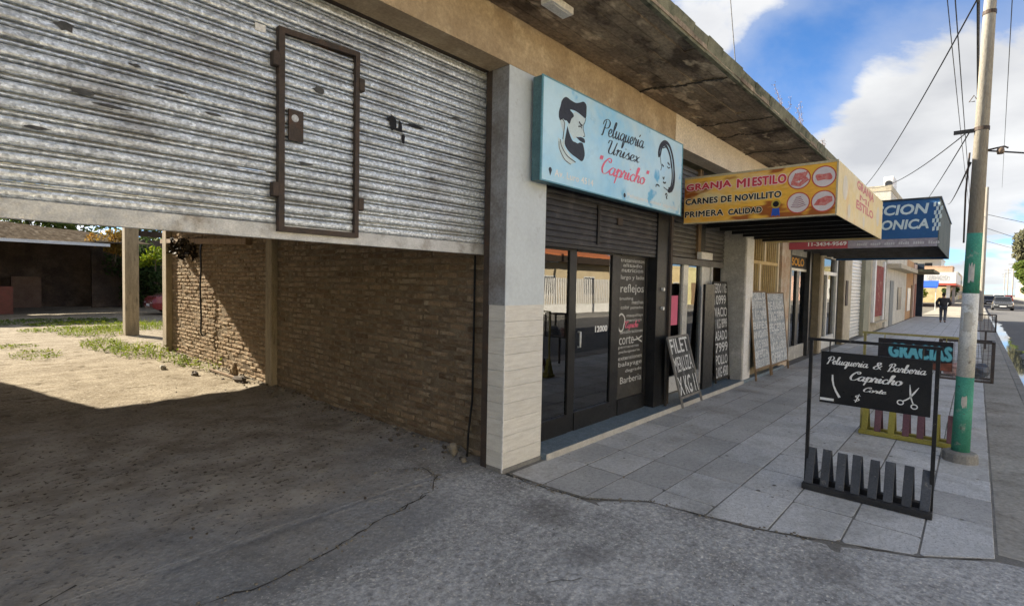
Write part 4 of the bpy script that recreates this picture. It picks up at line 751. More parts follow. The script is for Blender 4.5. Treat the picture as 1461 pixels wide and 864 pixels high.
# ================================================================== CHALKBOARDS
def board_rows(mb, rows, org, u, v, W, H, n, bold=.02, m=.025, r_=rnd):
    z = H; tot = sum(r[1] for r in rows)
    for s_, h in rows:
        hh = H * h / tot; z -= hh
        text(mb, s_, Vector(org) + Vector(u) * (W * m) + Vector(v) * (z + hh * .10), u, v, W * (1 - 2 * m) * r_.uniform(.92, 1), hh * .80, n=n, bold=bold, skew=r_.uniform(-.01, .01))
ab = thing('price_a_board', 'small handwritten blackboard leaning at the butcher doorway beside the dark pier', 'board', (7.05, 3.0, .06))
def leaning(parent, x0, x1, yb, yt, zb, zt, rows, wood, leg=None, face=BOARDK, bold=.02, slope=0.0, tx=0.0):
    up = Vector((tx, yt - yb, zt - zb)); H = up.length; up.normalize(); rt = Vector((1, slope, 0)).normalized(); nn = rt.cross(up).normalized()
    if nn.y > 0: nn = -nn
    o = Vector((x0, yb, zb)); W = (x1 - x0)
    p = [o, o + rt * W, o + rt * W + up * H, o + up * H]
    m1 = MB(); m1.hexa([q - nn * .012 for q in p], [q for q in p]); m1.build('board', face, parent)
    m2 = MB()
    for a_, b2 in ((p[0], p[3]), (p[1], p[2]), (p[0], p[1]), (p[3], p[2])): m2.bar(a_ - nn * .004, b2 - nn * .004, .028, .024, nn)
    m2.build('frame', wood, parent)
    m3 = MB(); board_rows(m3, rows, o, rt, up, W, H, nn * .0035, bold); m3.build('chalk_lettering', CHALK, parent)
    if leg:
        for q in (p[0], p[1]):
            m4 = MB(); m4.bar(q, q - up * (leg / max(up.z, .2)) , .03, .03); m4.build('leg', wood, parent)
    return p, nn
BLKW = mat('black stained wood', (.03, .028, .026), (.05, .045, .04), scale=6, bump=.15)
leaning(ab, 6.66, 7.34, 2.90, 3.07, .20, 1.01, [('FILET', 1), ('MERLUZA', 1), ('X KG 11', 1.25)], mat('grey wood frame', (.22, .21, .19), (.15, .14, .13), scale=7, bump=.2), bold=.012, leg=.13, slope=.03, tx=-.10)
mb = MB(); mb.bar((6.68, 3.13, .06), (6.62, 3.11, .98), .03, .03); mb.build('rear_leg', BLKW, ab)
mb = MB(); mb.bar((7.32, 3.2, .06), (7.27, 3.13, .98), .03, .03); mb.build('rear_leg', BLKW, ab)
tb = thing('tall_price_board', 'tall narrow price board standing in the open butcher doorway', 'board', (9.2, 3.3, .056))
leaning(tb, 8.88, 9.50, 3.26, 3.36, .12, 1.79, [('CERDO 1 KG', 1), ('10999', 1), ('VACIO', 1), ('1 KG 8999', 1), ('ASADO', 1), ('7999', 1), ('POLLO', 1), ('2 KG 4500', 1.1)], BLKW, leg=.06, bold=.012)
mb = MB(); mb.box(8.20, 8.60, 3.22, 3.26, .056, 1.75); solo('black_sheet', mb, BLACKP, 'upright flat black sheet beside the tall price board', 'panel')  # flat black sheet set upright next to the board
b1 = thing('chalk_price_board', 'left of two large chalk price boards leaning below the barred window', 'board', (10.4, 2.98, .02), 'chalk price boards below the barred window')
BLU = mat('blue grey smudged board', (.22, .25, .275), (.34, .37, .39), scale=7, rough=.85, bump=.04, c3=(.55, .58, .59), s3=9, t3=.58, w3=.2)
leaning(b1, 9.90, 10.80, 2.93, 3.07, .22, 1.635, [('POLLO', .9), ('ENTERO', .8), ('2 KG 2999', 1.1), ('BIFES', .9), ('ANCHOS', .9), ('1 KG 3500', 1), ('OFERTA', .9), ('HUEVOS 1500', .9)], WOOD, leg=.2, face=BLU, bold=.015)
b2_ = thing('chalk_price_board', 'right of two large chalk price boards leaning below the barred window', 'board', (11.5, 2.98, .02), 'chalk price boards below the barred window')
leaning(b2_, 10.88, 12.05, 2.93, 3.07, .20, 1.61, [('MILANESA', .8), ('DE NALGA', 1), ('1 KG 5999', 1.2), ('PECETO', 1.0), ('MATAMBRE', .9), ('1 KG 6500', 1), ('OFERTA', 1.3)], WOOD, leg=.18, face=BLU, bold=.015)
# ================================================================== THE ROW BEYOND
wg = thing('barred_window', 'tall window behind cream painted bars above the chalk boards', 'window', (10.9, 3.2, .9))
mb = MB(); mb.box(9.98, 11.95, 3.30, 3.36, .8, 3.1); mb.build('glass_pane', GLASS2, wg)
CRBAR = mat('cream bar paint', (.60, .45, .22), (.50, .36, .17), scale=5, bump=.05)
for i in range(15):
    x_ = 10.06 + i * .127; mb = MB(); mb.bar((x_, 3.16, .85), (x_, 3.16, 3.1), .022, .022); mb.build('bar', CRBAR, wg)
for q in ((9.98, 11.90, 2.17, 2.23), (9.98, 11.90, .85, .9)): mb = MB(); mb.box(q[0], q[1], 3.14, 3.19, q[2], q[3]); mb.build('cross_bar', CRBAR, wg)
mb = MB(); mb.box(10.62, 10.72, 3.135, 3.195, .9, 2.17); mb.box(10.88, 10.96, 3.13, 3.195, 2.23, 3.1); mb.box(11.82, 11.90, 3.13, 3.195, .9, 3.1); mb.build('window_frame', flat('pale cream frame', (.66, .55, .36)), wg)
mb = MB(); mb.box(9.98, 11.95, 3.4, 4.6, .0, 3.3); mb.build('dark_room', mat('brown curtain', (.20, .14, .07), (.13, .09, .045), scale=6, stretch=(5, 1, .2), bump=0), wg)
def thing_box(name, label, cat, parts, loc=None, group=None):
    """parts: (part name, [boxes], material, bevel)"""
    bx = parts[0][1][0]; t = thing(name, label, cat, loc or ((bx[0] + bx[1]) / 2, (bx[2] + bx[3]) / 2, bx[4]), group)
    for p in parts:
        mb = MB()
        for q in p[1]: mb.box(*q)
        mb.build(p[0], p[2], t, bevel=p[3] if len(p) > 3 else 0)
    return t
BRP = mat('painted brick pier', (.50, .40, .29), (.40, .26, .17), scale=5, rough=.9, bump=.3, c3=(.56, .50, .40), s3=3, t3=.55, w3=.2)
BROWNW = mat('brown render', (.27, .225, .15), (.20, .165, .11), scale=3, rough=.9, bump=.2)
FRAMEB = mat('charcoal door frame', (.045, .047, .05), (.03, .031, .033), scale=5, rough=.4, bump=0)
thing_box('brick_pier', 'pinkish painted pier right of the barred window', 'pier', [('shaft', [(11.96, 12.62, 3.09, 3.7, -.05, 3.4)], BRP), ('low_wall', [(9.98, 11.955, 3.14, 3.3, -.05, .84)], BROWNW)])
d3 = thing_box('workshop_door', 'black framed glass door with an orange SOLO sign above it', 'door', [('door_frame', [(12.64, 13.36, 3.24, 3.40, -.02, 3.2), (14.86, 14.98, 3.18, 3.40, -.02, 3.2), (15.30, 15.54, 3.26, 3.40, -.02, 3.2)], FRAMEB), ('transom', [(13.36, 14.86, 3.26, 3.32, 2.14, 2.20)], ALU),
     ('kick_plate', [(13.36, 14.86, 3.26, 3.31, -.02, .32)], GREYCOL), ('mullion', [(13.90, 14.14, 3.25, 3.32, .32, 2.14)], FRAMEB), ('stile', [(13.361, 13.43, 3.25, 3.32, .32, 2.14)], ALU), ('glass_pane', [(13.43, 13.90, 3.285, 3.291, .32, 2.14)], GLASS2), ('glass_pane', [(14.14, 14.86, 3.285, 3.291, .32, 2.14)], GLASS2), ('sign_panel', [(13.36, 14.86, 3.26, 3.30, 2.205, 2.50)], INKK), ('head_panel', [(13.36, 14.86, 3.26, 3.30, 2.505, 3.2)], GREYCOL), ('side_panel', [(14.98, 15.30, 3.30, 3.34, -.02, 3.2)], mat('grey side panel', (.20, .21, .22), (.15, .16, .17), scale=3, bump=0))])
mb = MB(); text(mb, 'SOLO', (13.42, 3.257, 2.26), (1, 0, 0), (0, 0, 1), 1.15, .19, bold=.03); mb.build('lettering', flat('orange ink', (.75, .36, .03)), d3)
thing_box('render_pier', 'brown rendered pier between the black door and the white doorway', 'pier', [('shaft', [(15.55, 15.75, 3.09, 3.5, -.05, 3.3)], BROWNW), ('pale_corner', [(15.752, 16.0, 3.088, 3.5, -.05, 3.3)], CREAM)])
thing_box('white_doorway', 'narrow white framed doorway with posters between two brown piers', 'door', [('door_frame', [(16.0, 16.5, 3.22, 3.35, 0, 2.6), (18.45, 18.6, 3.22, 3.35, 0, 2.6), (16.5, 18.45, 3.22, 3.35, 2.12, 2.22)], ALU), ('glass_pane', [(16.5, 18.45, 3.28, 3.286, .35, 2.12)], GLASS2), ('glass_pane', [(16.5, 18.45, 3.28, 3.286, 2.22, 2.6)], GLASS2), ('kick_plate', [(16.5, 18.45, 3.24, 3.32, 0, .35)], ALU), ('mullion', [(17.2, 17.32, 3.23, 3.34, .35, 2.12)], ALU), ('head_wall', [(16.0, 18.9, 3.2, 3.35, 2.605, 3.4)], CREAM), ('side_wall', [(18.6, 18.9, 3.24, 3.4, -.02, 2.6)], FRAMEB), ('poster', [(16.10, 16.42, 3.205, 3.219, 1.45, 1.95)], flat('yellow poster', (.62, .42, .10))), ('poster', [(16.10, 16.42, 3.205, 3.219, .9, 1.3)], flat('grey poster', (.35, .35, .33)))])
thing_box('render_pier', 'brown rendered pier left of the white roller shutter', 'pier', [('shaft', [(18.9, 19.05, 3.09, 3.4, -.05, 3.3)], BROWNW), ('wall_panel', [(19.052, 20.25, 3.095, 3.4, -.05, 3.3)], CREAM), ('dark_plaque', [(19.2, 19.55, 3.07, 3.094, 1.2, 2.0)], DKSTEEL)])
wsx = thing('white_roller_shutter', 'closed white roller shutter far along the row', 'shutter', (21.6, 3.3, 0))
slat_set(wsx, 20.26, 22.95, 3.25, .02, 3.0, .12, ALU, .03)
mb = MB(); mb.box(20.26, 22.95, 3.15, 3.3, 3.0, 3.3); mb.build('shutter_box', CREAM, wsx)
thing_box('olive_pier', 'olive grey pier right of the white roller shutter', 'pier', [('shaft', [(22.96, 24.3, 3.09, 3.5, -.05, 3.4)], mat('olive render', (.30, .29, .21), (.24, .23, .165), scale=2, bump=.1))])
thing_box('red_front', 'narrow shopfront with dark red painted doors in a cream surround', 'building', [('wall', [(24.32, 29.3, 3.2, 9, -.05, 3.5)], CREAM), ('red_door', [(25.9, 28.3, 3.13, 3.195, .6, 2.75)], mat('dark red paint', (.25, .055, .045), (.19, .04, .035), scale=3, bump=.1, c3=(.35, .2, .15), s3=4, t3=.62)), ('surround', [(25.5, 25.85, 3.1, 3.198, .4, 3.0)], WHITEP), ('surround', [(28.35, 28.7, 3.1, 3.198, .4, 3.0)], WHITEP), ('sill', [(25.5, 28.9, 3.0, 3.199, .33, .395)], CREAM)])
thing_box('pale_house_front', 'tall pale two storey house front with a dark narrow window', 'building', [('wall', [(29.32, 38.2, 3.12, 12, -.05, 6.3)], mat('pale plaster', (.60, .57, .49), (.50, .47, .40), scale=1.5, bump=.15, c3=(.40, .37, .31), s3=1.6, t3=.62, w3=.2)), ('window', [(33.9, 35.6, 3.09, 3.118, .7, 1.9)], FRAMEB), ('door', [(30.6, 31.9, 3.09, 3.119, 0, 2.2)], mat('grey wood door', (.28, .29, .28), (.2, .21, .2), scale=4, stretch=(4, 1, .3), bump=.1)), ('cornice', [(29.3, 38.22, 2.6, 3.12, 2.75, 2.95)], CREAM), ('parapet', [(29.3, 38.22, 3.10, 12.02, 6.3, 6.55)], CREAM)])
ac = thing('air_conditioner', 'grey air conditioner unit on the parapet above the blue awning sign', 'air conditioner', (30.6, 2.9, 6.56))
mb = MB(); mb.box(31.0, 32.2, 3.2, 3.6, 6.56, 7.25); mb.build('casing', WHITEP, ac, bevel=.03)
mb = MB(); mb.tube([(30.99, 3.4, 6.9), (30.97, 3.4, 6.9)], .15, 16); mb.build('fan_grille', FRAMEB, ac)
thing_box('orange_front', 'small orange and cream house front beyond the pale house', 'building', [('wall', [(38.22, 42.9, 3.15, 12, -.05, 3.6)], mat('orange render', (.50, .30, .15), (.42, .24, .12), scale=2, bump=.1)), ('window', [(39.4, 41.2, 3.12, 3.149, .5, 1.9)], ALU), ('door', [(41.7, 42.5, 3.12, 3.148, 0, 2.1)], WOOD)])
thing_box('pink_front', 'pale pink house front near the corner', 'building', [('wall', [(42.92, 45.0, 3.1, 12, -.05, 3.5)], mat('pink render', (.55, .42, .36), (.47, .35, .30), scale=2, bump=.1)), ('door', [(43.5, 44.4, 3.07, 3.098, 0, 2.2)], mat('brick red door', (.32, .14, .10), (.26, .11, .08), scale=3, bump=0))])
thing_box('corner_post', 'dark blue black post at the end of the row of shops', 'post', [('shaft', [(45.0, 45.5, 2.75, 3.3, -.05, 3.6)], mat('blue black paint', (.02, .03, .045), (.03, .04, .055), scale=3, bump=0))])
thing_box('row_canopy', 'thin concrete canopy over the far end of the row of shops', 'canopy', [('slab', [(38.3, 44.9, 1.9, 3.1, 2.85, 3.0)], FASC)])
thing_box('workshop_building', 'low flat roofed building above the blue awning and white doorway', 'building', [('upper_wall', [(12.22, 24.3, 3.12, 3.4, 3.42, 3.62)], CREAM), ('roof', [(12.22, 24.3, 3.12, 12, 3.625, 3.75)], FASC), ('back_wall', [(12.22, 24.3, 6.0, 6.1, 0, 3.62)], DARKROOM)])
# ---- blue awning sign
BX, BX1, BY0, BZ0, BZ1 = 12.45, 17.5, .57, 2.55, 3.44
bl = thing('workshop_awning_sign', 'blue box awning sign with slanted white capitals beyond the yellow one', 'sign', (15, 1.8, BZ0))
BLUEP = mat('printed blue panel', (.028, .105, .27), (.022, .085, .22), scale=1.2, rough=.45, bump=0.2, bscale=2, dist=.02, fine=.06, c3=(.06, .19, .42), s3=1.2, t3=.6, w3=.3)
mb = MB(); mb.box(BX, BX + .02, BY0 + .012, 3.085, BZ0 + .16, BZ1); mb.build('near_panel', BLUEP, bl)
mb = MB(); mb.box(BX - .004, BX + .02, BY0 + .012, 3.085, BZ0, BZ0 + .158); mb.build('phone_strip', mat('grey to red strip', (.32, .30, .34), (.28, .26, .30), scale=1, rough=.5, bump=0), bl)
mb = MB(); mb.box(BX - .006, BX - .0041, 2.0, 3.085, BZ0 + .004, BZ0 + .154); mb.build('red_strip', flat('dull red print', (.45, .09, .11)), bl)
mb = MB(); mb.box(BX, BX1, BY0, BY0 + .0115, BZ0, BZ1); mb.build('street_panel', mat('grey green side panel', (.10, .125, .125), (.07, .09, .09), scale=2, bump=.05), bl)
mb = MB(); mb.box(BX1 - .02, BX1, BY0 + .012, 3.085, BZ0, BZ1); mb.build('far_panel', BLUEP, bl)
mb = MB(); mb.box(BX + .021, BX1 - .021, BY0 + .012, 3.085, BZ0 + .20, BZ0 + .23); mb.build('deck', BLACKP, bl)
mb = MB(); mb.box(BX - .02, BX1 + .02, BY0 - .02, 3.085, BZ1 + .001, BZ1 + .03); mb.build('top_cap', FRAMEB, bl)
mb = MB()
for i in range(6): mb.bar((BX + .4 + i * .85, BY0 + .03, BZ0 + .06), (BX + .4 + i * .85, 3.08, BZ0 + .06), .05, .05)
mb.bar((BX + .1, BY0 + .5, BZ0 + .10), (BX1 - .1, 2.9, BZ0 + .10), .05, .05); mb.build('steel_frame', mat('grey steel', (.14, .14, .15), (.1, .1, .1), scale=5, bump=0), bl)
t1 = MB(); text(t1, 'INYECCION', (BX - .003, 2.20, 3.165), (0, -1, 0), (0, 0, 1), 1.47, .20, bold=.032, shear=.15); text(t1, 'ELECTRONICA', (BX - .003, 2.24, 2.885), (0, -1, 0), (0, 0, 1), 1.52, .19, bold=.032, shear=.15); t1.build('lettering', flat('pale blue white ink', (.60, .72, .74)), bl)
t1 = MB(); text(t1, '11-3434-9569', (BX - .0085, 2.72, 2.612), (0, -1, 0), (0, 0, 1), .70, .085, bold=.03); t1.build('lettering', INKW, bl)
t1 = MB(); r_ = random.Random(8)
for k in range(6):
    y0 = 1.84 - k * .225
    for q in range(5): yy = y0 - q * .034; t1.poly([(BX - .0065, yy, 2.60), (BX - .0065, yy - .024, 2.60), (BX - .0065, yy - .026, 2.60 + r_.uniform(.03, .06)), (BX - .0065, yy - .004, 2.60 + r_.uniform(.03, .06))])
t1.build('small_logos', flat('grey white ink', (.55, .55, .57)), bl)
t1 = MB()
for i in range(4):
    for j in range(7):
        if (i + j) % 2 == 0:
            yy = .665 - i * .03 - .012 * math.sin(j); zz_ = 3.36 - j * .075; t1.poly([(BX - .003, yy, zz_), (BX - .003, yy - .035, zz_ + .01), (BX - .003, yy - .035, zz_ - .065), (BX - .003, yy, zz_ - .075)])
t1.build('chequered_flag', flat('pale blue white ink', (.60, .72, .74)), bl)
# ================================================================== PAVEMENT SIGN STANDS
def sign_stand(name, label, X, y0, y1, htop, mats_, bz0, bz1, by0, by1, frame_m, rail_m, board_m, yaw=0.0):
    """y0 the left foot (larger Y), y1 the right foot"""
    t = thing(name, label, 'sign stand', (X, (y0 + y1) / 2, 0))
    mb = MB(); mb.hexa([(X - .09, y1 - .02, .004), (X - .02, y1 - .02, .004), (X - .02, y0 + .02, .004), (X - .09, y0 + .02, .004)], [(X - .085, y1 - .02, .052), (X - .025, y1 - .02, .052), (X - .025, y0 + .02, .052), (X - .085, y0 + .02, .052)]); mb.build('base_rail', rail_m, t, bevel=.004)
    mb = MB(); mb.box(X + .11, X + .17, y1 - .01, y0 + .01, .004, .05); mb.build('base_rail', rail_m, t, bevel=.004)
    for y in (y0, y1): mb = MB(); mb.box(X - .02, X + .11, y - .015, y + .015, .006, .042); mb.build('base_tie', rail_m, t)
    n = len(mats_); sp = (y0 - y1 - .06) / (n - 1)
    for k, m_ in enumerate(mats_):
        yc = y0 - .03 - k * sp + rnd.uniform(-.004, .004); h = .345 + rnd.uniform(-.006, .006)
        mb = MB(); mb.bar((X - .055, yc, .05), (X + .022, yc + rnd.uniform(-.006, .006), h), .062, .020, (1, 0, .2)); mb.build('slat', m_, t, bevel=.003)
        mb = MB(); mb.bar((X + .14, yc - .01, .05), (X + .046, yc - .004, h - .01), .058, .018, (1, 0, -.2)); mb.build('slat', m_, t, bevel=.003)
    for y in (y0 + .005, y1 - .005): mb = MB(); mb.box(X - .013, X + .013, y - .013, y + .013, .05, htop); mb.build('upright', frame_m, t)
    mb = MB(); mb.box(X - .012, X + .012, y1 - .03, y0 + .03, htop + .001, htop + .024); mb.build('top_bar', frame_m, t)
    mb = MB(); mb.box(X - .012, X + .004, by1, by0, bz0, bz1); mb.build('board', board_m, t, bevel=.002)
    for y in (by0 - .06, by1 + .06): mb = MB(); mb.tube([(X, y, bz1), (X, y, htop)], .005, 6); mb.build('hanger', frame_m, t)
    return t
SLG = mat('charcoal grey slat paint', (.075, .082, .096), (.055, .06, .07), scale=6, rough=.6, bump=.15, c3=(.15, .145, .14), s3=15, t3=.65, w3=.06, rand=.2)
CHIP = mat('chipped black paint', (.014, .014, .015), (.024, .023, .023), scale=8, rough=.5, bump=.15, bscale=40, c3=(.11, .10, .09), s3=16, t3=.64, w3=.05)
st1 = sign_stand('sign_stand', 'black metal stand with the black barber board and charcoal slats at its foot', 5.0, 1.03, .20, 1.265, [SLG] * 8, .752, 1.183, .957, .224, CHIP, mat('black base rail', (.02, .02, .021), (.035, .035, .036), scale=6, rough=.6, bump=.08), BLACKP)
uu, vv_ = (0, -1, 0), (0, 0, 1); nx = 5.0 - .0135
mb = MB(); script(mb, 'Peluqueria', (nx, .915, 1.082), uu, vv_, .285, .062, (-.0005, 0, 0), nib=.15, skew=-.003); script(mb, '&', (nx, .592, 1.076), uu, vv_, .06, .062, (-.0005, 0, 0), nib=.15); script(mb, 'Barberia', (nx, .50, 1.070), uu, vv_, .235, .062, (-.0005, 0, 0), nib=.15)
script(mb, 'Capricho', (nx, .752, .967), uu, vv_, .345, .072, (-.0005, 0, 0), nib=.16); script(mb, 'Corte', (nx, .655, .885), uu, vv_, .15, .038, (-.0005, 0, 0), nib=.17); script(mb, '$', (nx, .715, .797), uu, vv_, .05, .062, (-.0005, 0, 0), nib=.085, slant=.12, thin=.6)
mb.build('lettering', INKW, st1)
mb = MB(); q_ = lambda pts: [(nx - .0004, a_, b2) for a_, b2 in pts]
ribbon(mb, q_([(.868, .993), (.866, .95), (.858, .905)]), [.011, .014, .012], (-1, 0, 0)); ribbon(mb, q_([(.858, .905), (.84, .86), (.812, .81)]), [.012, .015, .018], (-1, 0, 0))
ribbon(mb, q_([(.354, .985), (.350, .93), (.346, .893)]), [.003, .012, .012], (-1, 0, 0)); ribbon(mb, q_([(.299, .968), (.325, .925), (.352, .882)]), [.003, .012, .012], (-1, 0, 0))
ribbon(mb, q_([(.346, .893), (.337, .86), (.330, .84)]), .009, (-1, 0, 0)); ribbon(mb, q_([(.352, .882), (.375, .862), (.395, .85)]), .009, (-1, 0, 0))
for cy, cz in ((.322, .818), (.408, .838)): ribbon(mb, q_([(cy + .019 * math.cos(i * .45), cz + .017 * math.sin(i * .45)) for i in range(15)]), .008, (-1, 0, 0))
mb.build('razor_and_scissors_drawing', INKW, st1)
mb = MB(); mb.box(nx - .0015, nx, .852, .952, .772, .793); mb.build('sticker', INKW, st1)
YELW = mat('yellow slat paint', (.33, .29, .065), (.25, .22, .05), scale=6, rough=.6, bump=.1); PURW = mat('dull purple slat paint', (.17, .085, .10), (.12, .06, .075), scale=6, rough=.6, bump=.1)
st2 = sign_stand('sign_stand', 'yellow and purple slatted stand with the GRACIAS board beside the green banded pole', 7.4, .965, .12, 1.19, [YELW, PURW, YELW, PURW, PURW, YELW, PURW], .83, 1.15, .838, .166, mat('olive yellow bar', (.36, .32, .12), (.25, .22, .09), scale=6, bump=.1), YELW, mat('black and brown board', (.018, .018, .022), (.03, .026, .028), scale=3, rough=.5, bump=0))
outlined('GRACIAS', (7.3865, .73, .945), .55, .15, flat('turquoise ink', (.16, .52, .62)), flat('dark teal ink', (.03, .14, .20)), st2, .014, .05, 1.1, uu)
mb = MB(); mb.poly([(7.3875, .42, .835), (7.3875, .17, .835), (7.3875, .17, .925), (7.3875, .42, .90)]); mb.build('board_patch', mat('brown food print', (.28, .10, .07), (.14, .06, .045), scale=14, bump=0), st2)
# ================================================================== UTILITY POLE
up_ = thing('utility_pole', 'tall concrete utility pole with green and white painted bands beside the kerb', 'pole', (6.93, .06, 0))
def shaft(z0, z1): r0 = .0755 - .0062 * z0; r1 = .0755 - .0062 * z1; return [(6.93, .062 - .010 * z0, z0), (6.93, .062 - .010 * z1, z1)], r0, r1
GREENP = mat('flaking green band paint', (.07, .30, .21), (.05, .235, .16), scale=5, rough=.65, bump=.3, c3=(.27, .33, .27), s3=9, t3=.62, w3=.08, c4=(.10, .12, .10), s4=22, t4=.68)
WHTP = mat('flaking white band paint', (.70, .70, .66), (.58, .58, .54), scale=5, rough=.7, bump=.35, c3=(.42, .40, .35), s3=9, t3=.62, w3=.08, c4=(.25, .23, .20), s4=20, t4=.69)
POLEC = mat('bare pole concrete', (.40, .37, .31), (.32, .29, .24), scale=4, stretch=(2, 2, .4), rough=.9, bump=.3)
for nm, z0, z1, m_ in (('green_band', .03, .852, GREENP), ('white_band', .852, 1.692, WHTP), ('green_band', 1.692, 2.29, GREENP), ('shaft', 2.29, 8.2, POLEC)):
    pts, r0, r1 = shaft(z0, z1); mb = MB(); mb.tube(pts, r0, 24, True, r1); o = mb.build(nm, m_, up_, smooth=False)
    for f in o.data.polygons:
        if len(f.vertices) == 4: f.use_smooth = True
for z0, z1, a0, a1 in ((1.30, 1.52, 2.5, 3.5), (1.05, 1.16, 3.3, 3.9), (1.80, 1.98, 2.7, 3.4), (.55, .66, 2.9, 3.5)):
    mb = MB(); vs = []; q = 7
    for i in range(q + 1):
        an = a0 + (a1 - a0) * i / q
        for z in (z0 + rnd.uniform(-.02, .03), z1 + rnd.uniform(-.03, .02)):
            rr = .0755 - .0062 * z + .0018; vs.append((6.93 + rr * math.cos(an), .062 - .010 * z + rr * math.sin(an), z))
    mb.add(vs, [(2 * i, 2 * i + 2, 2 * i + 3, 2 * i + 1) for i in range(q)]); mb.build('paper_scrap', mat('torn paper', (.60, .58, .52), (.46, .44, .39), scale=12, bump=.2), up_)
mb = MB(); mb.tube([(6.90, .06, -.05), (6.90, .06, .095)], .155, 9, True, .14); mb.build('footing', KERBM, up_, bevel=.015)
for z in (4.42, 4.62, 3.30):
    mb = MB(); pts, r0, r1 = shaft(z, z + .035); mb.tube(pts, r0 + .006, 20, True, r1 + .006); mb.build('clamp_band', DKSTEEL, up_)
mb = MB(); mb.box(6.90, 6.93, .06, .24, 3.29, 3.325); mb.build('bracket', BLACKP, up_)
mb = MB(); mb.tube([(6.93, .09, 3.60), (6.93, .135, 3.60), (6.93, .10, 3.66), (6.93, .08, 3.62)], .005, 6); mb.build('hook', DKSTEEL, up_)
mb = MB(); mb.tube([(6.93, .0, 3.10), (6.93, -.14, 3.12), (6.93, -.17, 3.10)], .008, 6); mb.build('arm', DKSTEEL, up_)
mb = MB(); mb.tube([(6.93, -.115, 3.05), (6.93, -.115, 3.075), (6.93, -.115, 3.09), (6.93, -.115, 3.115)], [.024, .03, .03, .02], 12); mb.build('insulator', mat('brown glazed insulator', (.20, .15, .11), (.15, .11, .08), scale=5, rough=.3, bump=0), up_, smooth=True)
mb = MB(); mb.tube([(6.95, .12, 2.2), (6.95, .125, 2.7), (6.95, .11, 3.1)], .008, 6); mb.build('conduit', DKSTEEL, up_)
# ================================================================== MESH LITTER BASKETS
def basket(X, y0, y1, z0, z1, label, dep=.34, detail=True):
    t = thing('litter_basket', label, 'basket', (X + dep / 2, (y0 + y1) / 2, 0), 'wire litter baskets along the kerb')
    mb = MB(); c_ = [(X, y0), (X + dep, y0), (X + dep, y1), (X, y1)]
    for z in (z0, z1):
        for p, q in zip(c_, c_[1:] + c_[:1]): mb.bar((*p, z), (*q, z), .028, .022)
    for p in c_: mb.bar((*p, z0 - .011), (*p, z1 + .012), .028, .028)
    mb.build('frame', mat('dark basket steel', (.05, .045, .045), (.09, .07, .06), scale=8, rough=.6, bump=.1), t)
    mb = MB(); k = int((y0 - y1) / .045) if detail else 5
    for i in range(1, k): y = y1 + (y0 - y1) * i / k; mb.tube([(X + .004, y, z0), (X + .004, y, z1)], .0022 if detail else .006, 4); mb.tube([(X + dep - .004, y, z0), (X + dep - .004, y, z1)], .0022 if detail else .006, 4)
    for i in range(1, 7): x_ = X + dep * i / 7; mb.tube([(x_, y0, z0), (x_, y0, z1)], .0022, 4); mb.tube([(x_, y1, z0), (x_, y1, z1)], .0022, 4); mb.tube([(x_, y0, z0), (x_, y1, z0)], .0022, 4)
    for i in range(1, 10):
        z = z0 + (z1 - z0) * i / 10
        for p, q in zip(c_, c_[1:] + c_[:1]): mb.tube([(*p, z), (*q, z)], .0022 if detail else .005, 4)
    mb.build('wire_mesh', mat('dull wire', (.20, .17, .16), (.14, .12, .11), scale=9, metal=.4, rough=.5, bump=0), t)
    mb = MB(); xm, ym = X + dep / 2, (y0 + y1) / 2; mb.tube([(xm, ym, 0), (xm, ym, z0 - .0115)], .024, 10); mb.build('post', MATS['dark basket steel'], t)
    return t
basket(8.75, .33, -.185, .585, 1.075, 'wire mesh litter basket on a post just behind the green banded pole')
basket(21.0, -.04, -.46, .54, 1.04, 'second wire mesh litter basket further along the kerb', .4, False)
def lump(mb, c, rad, r_, n=9, m=6):
    vs = []; fs = []
    for j in range(m + 1):
        ph = math.pi * j / m
        for i in range(n):
            th = 2 * math.pi * i / n; k = r_.uniform(.62, 1.22); vs.append((c[0] + rad[0] * k * math.sin(ph) * math.cos(th), c[1] + rad[1] * k * math.sin(ph) * math.sin(th), c[2] + rad[2] * (k if 0 < j < m else 1) * math.cos(ph)))
    for j in range(m):
        for i in range(n): fs.append((j * n + i, (j + 1) * n + i, (j + 1) * n + (i + 1) % n, j * n + (i + 1) % n))
    return mb.add(vs, fs)
r_ = random.Random(4)
mb = MB(); lump(mb, (8.92, -.06, .70), (.13, .11, .10), r_); solo('rubbish_bag', mb, mat('grey blue plastic bag', (.20, .23, .28), (.10, .11, .13), scale=14, rough=.35, bump=.4), 'crumpled grey blue rubbish bag inside the near wire basket', 'bag')
mb = MB(); lump(mb, (8.90, .19, .69), (.12, .10, .09), r_); solo('rubbish_bag', mb, mat('pink paper bag', (.45, .24, .24), (.52, .42, .40), scale=12, rough=.7, bump=.4), 'crumpled pinkish bag inside the near wire basket', 'bag')
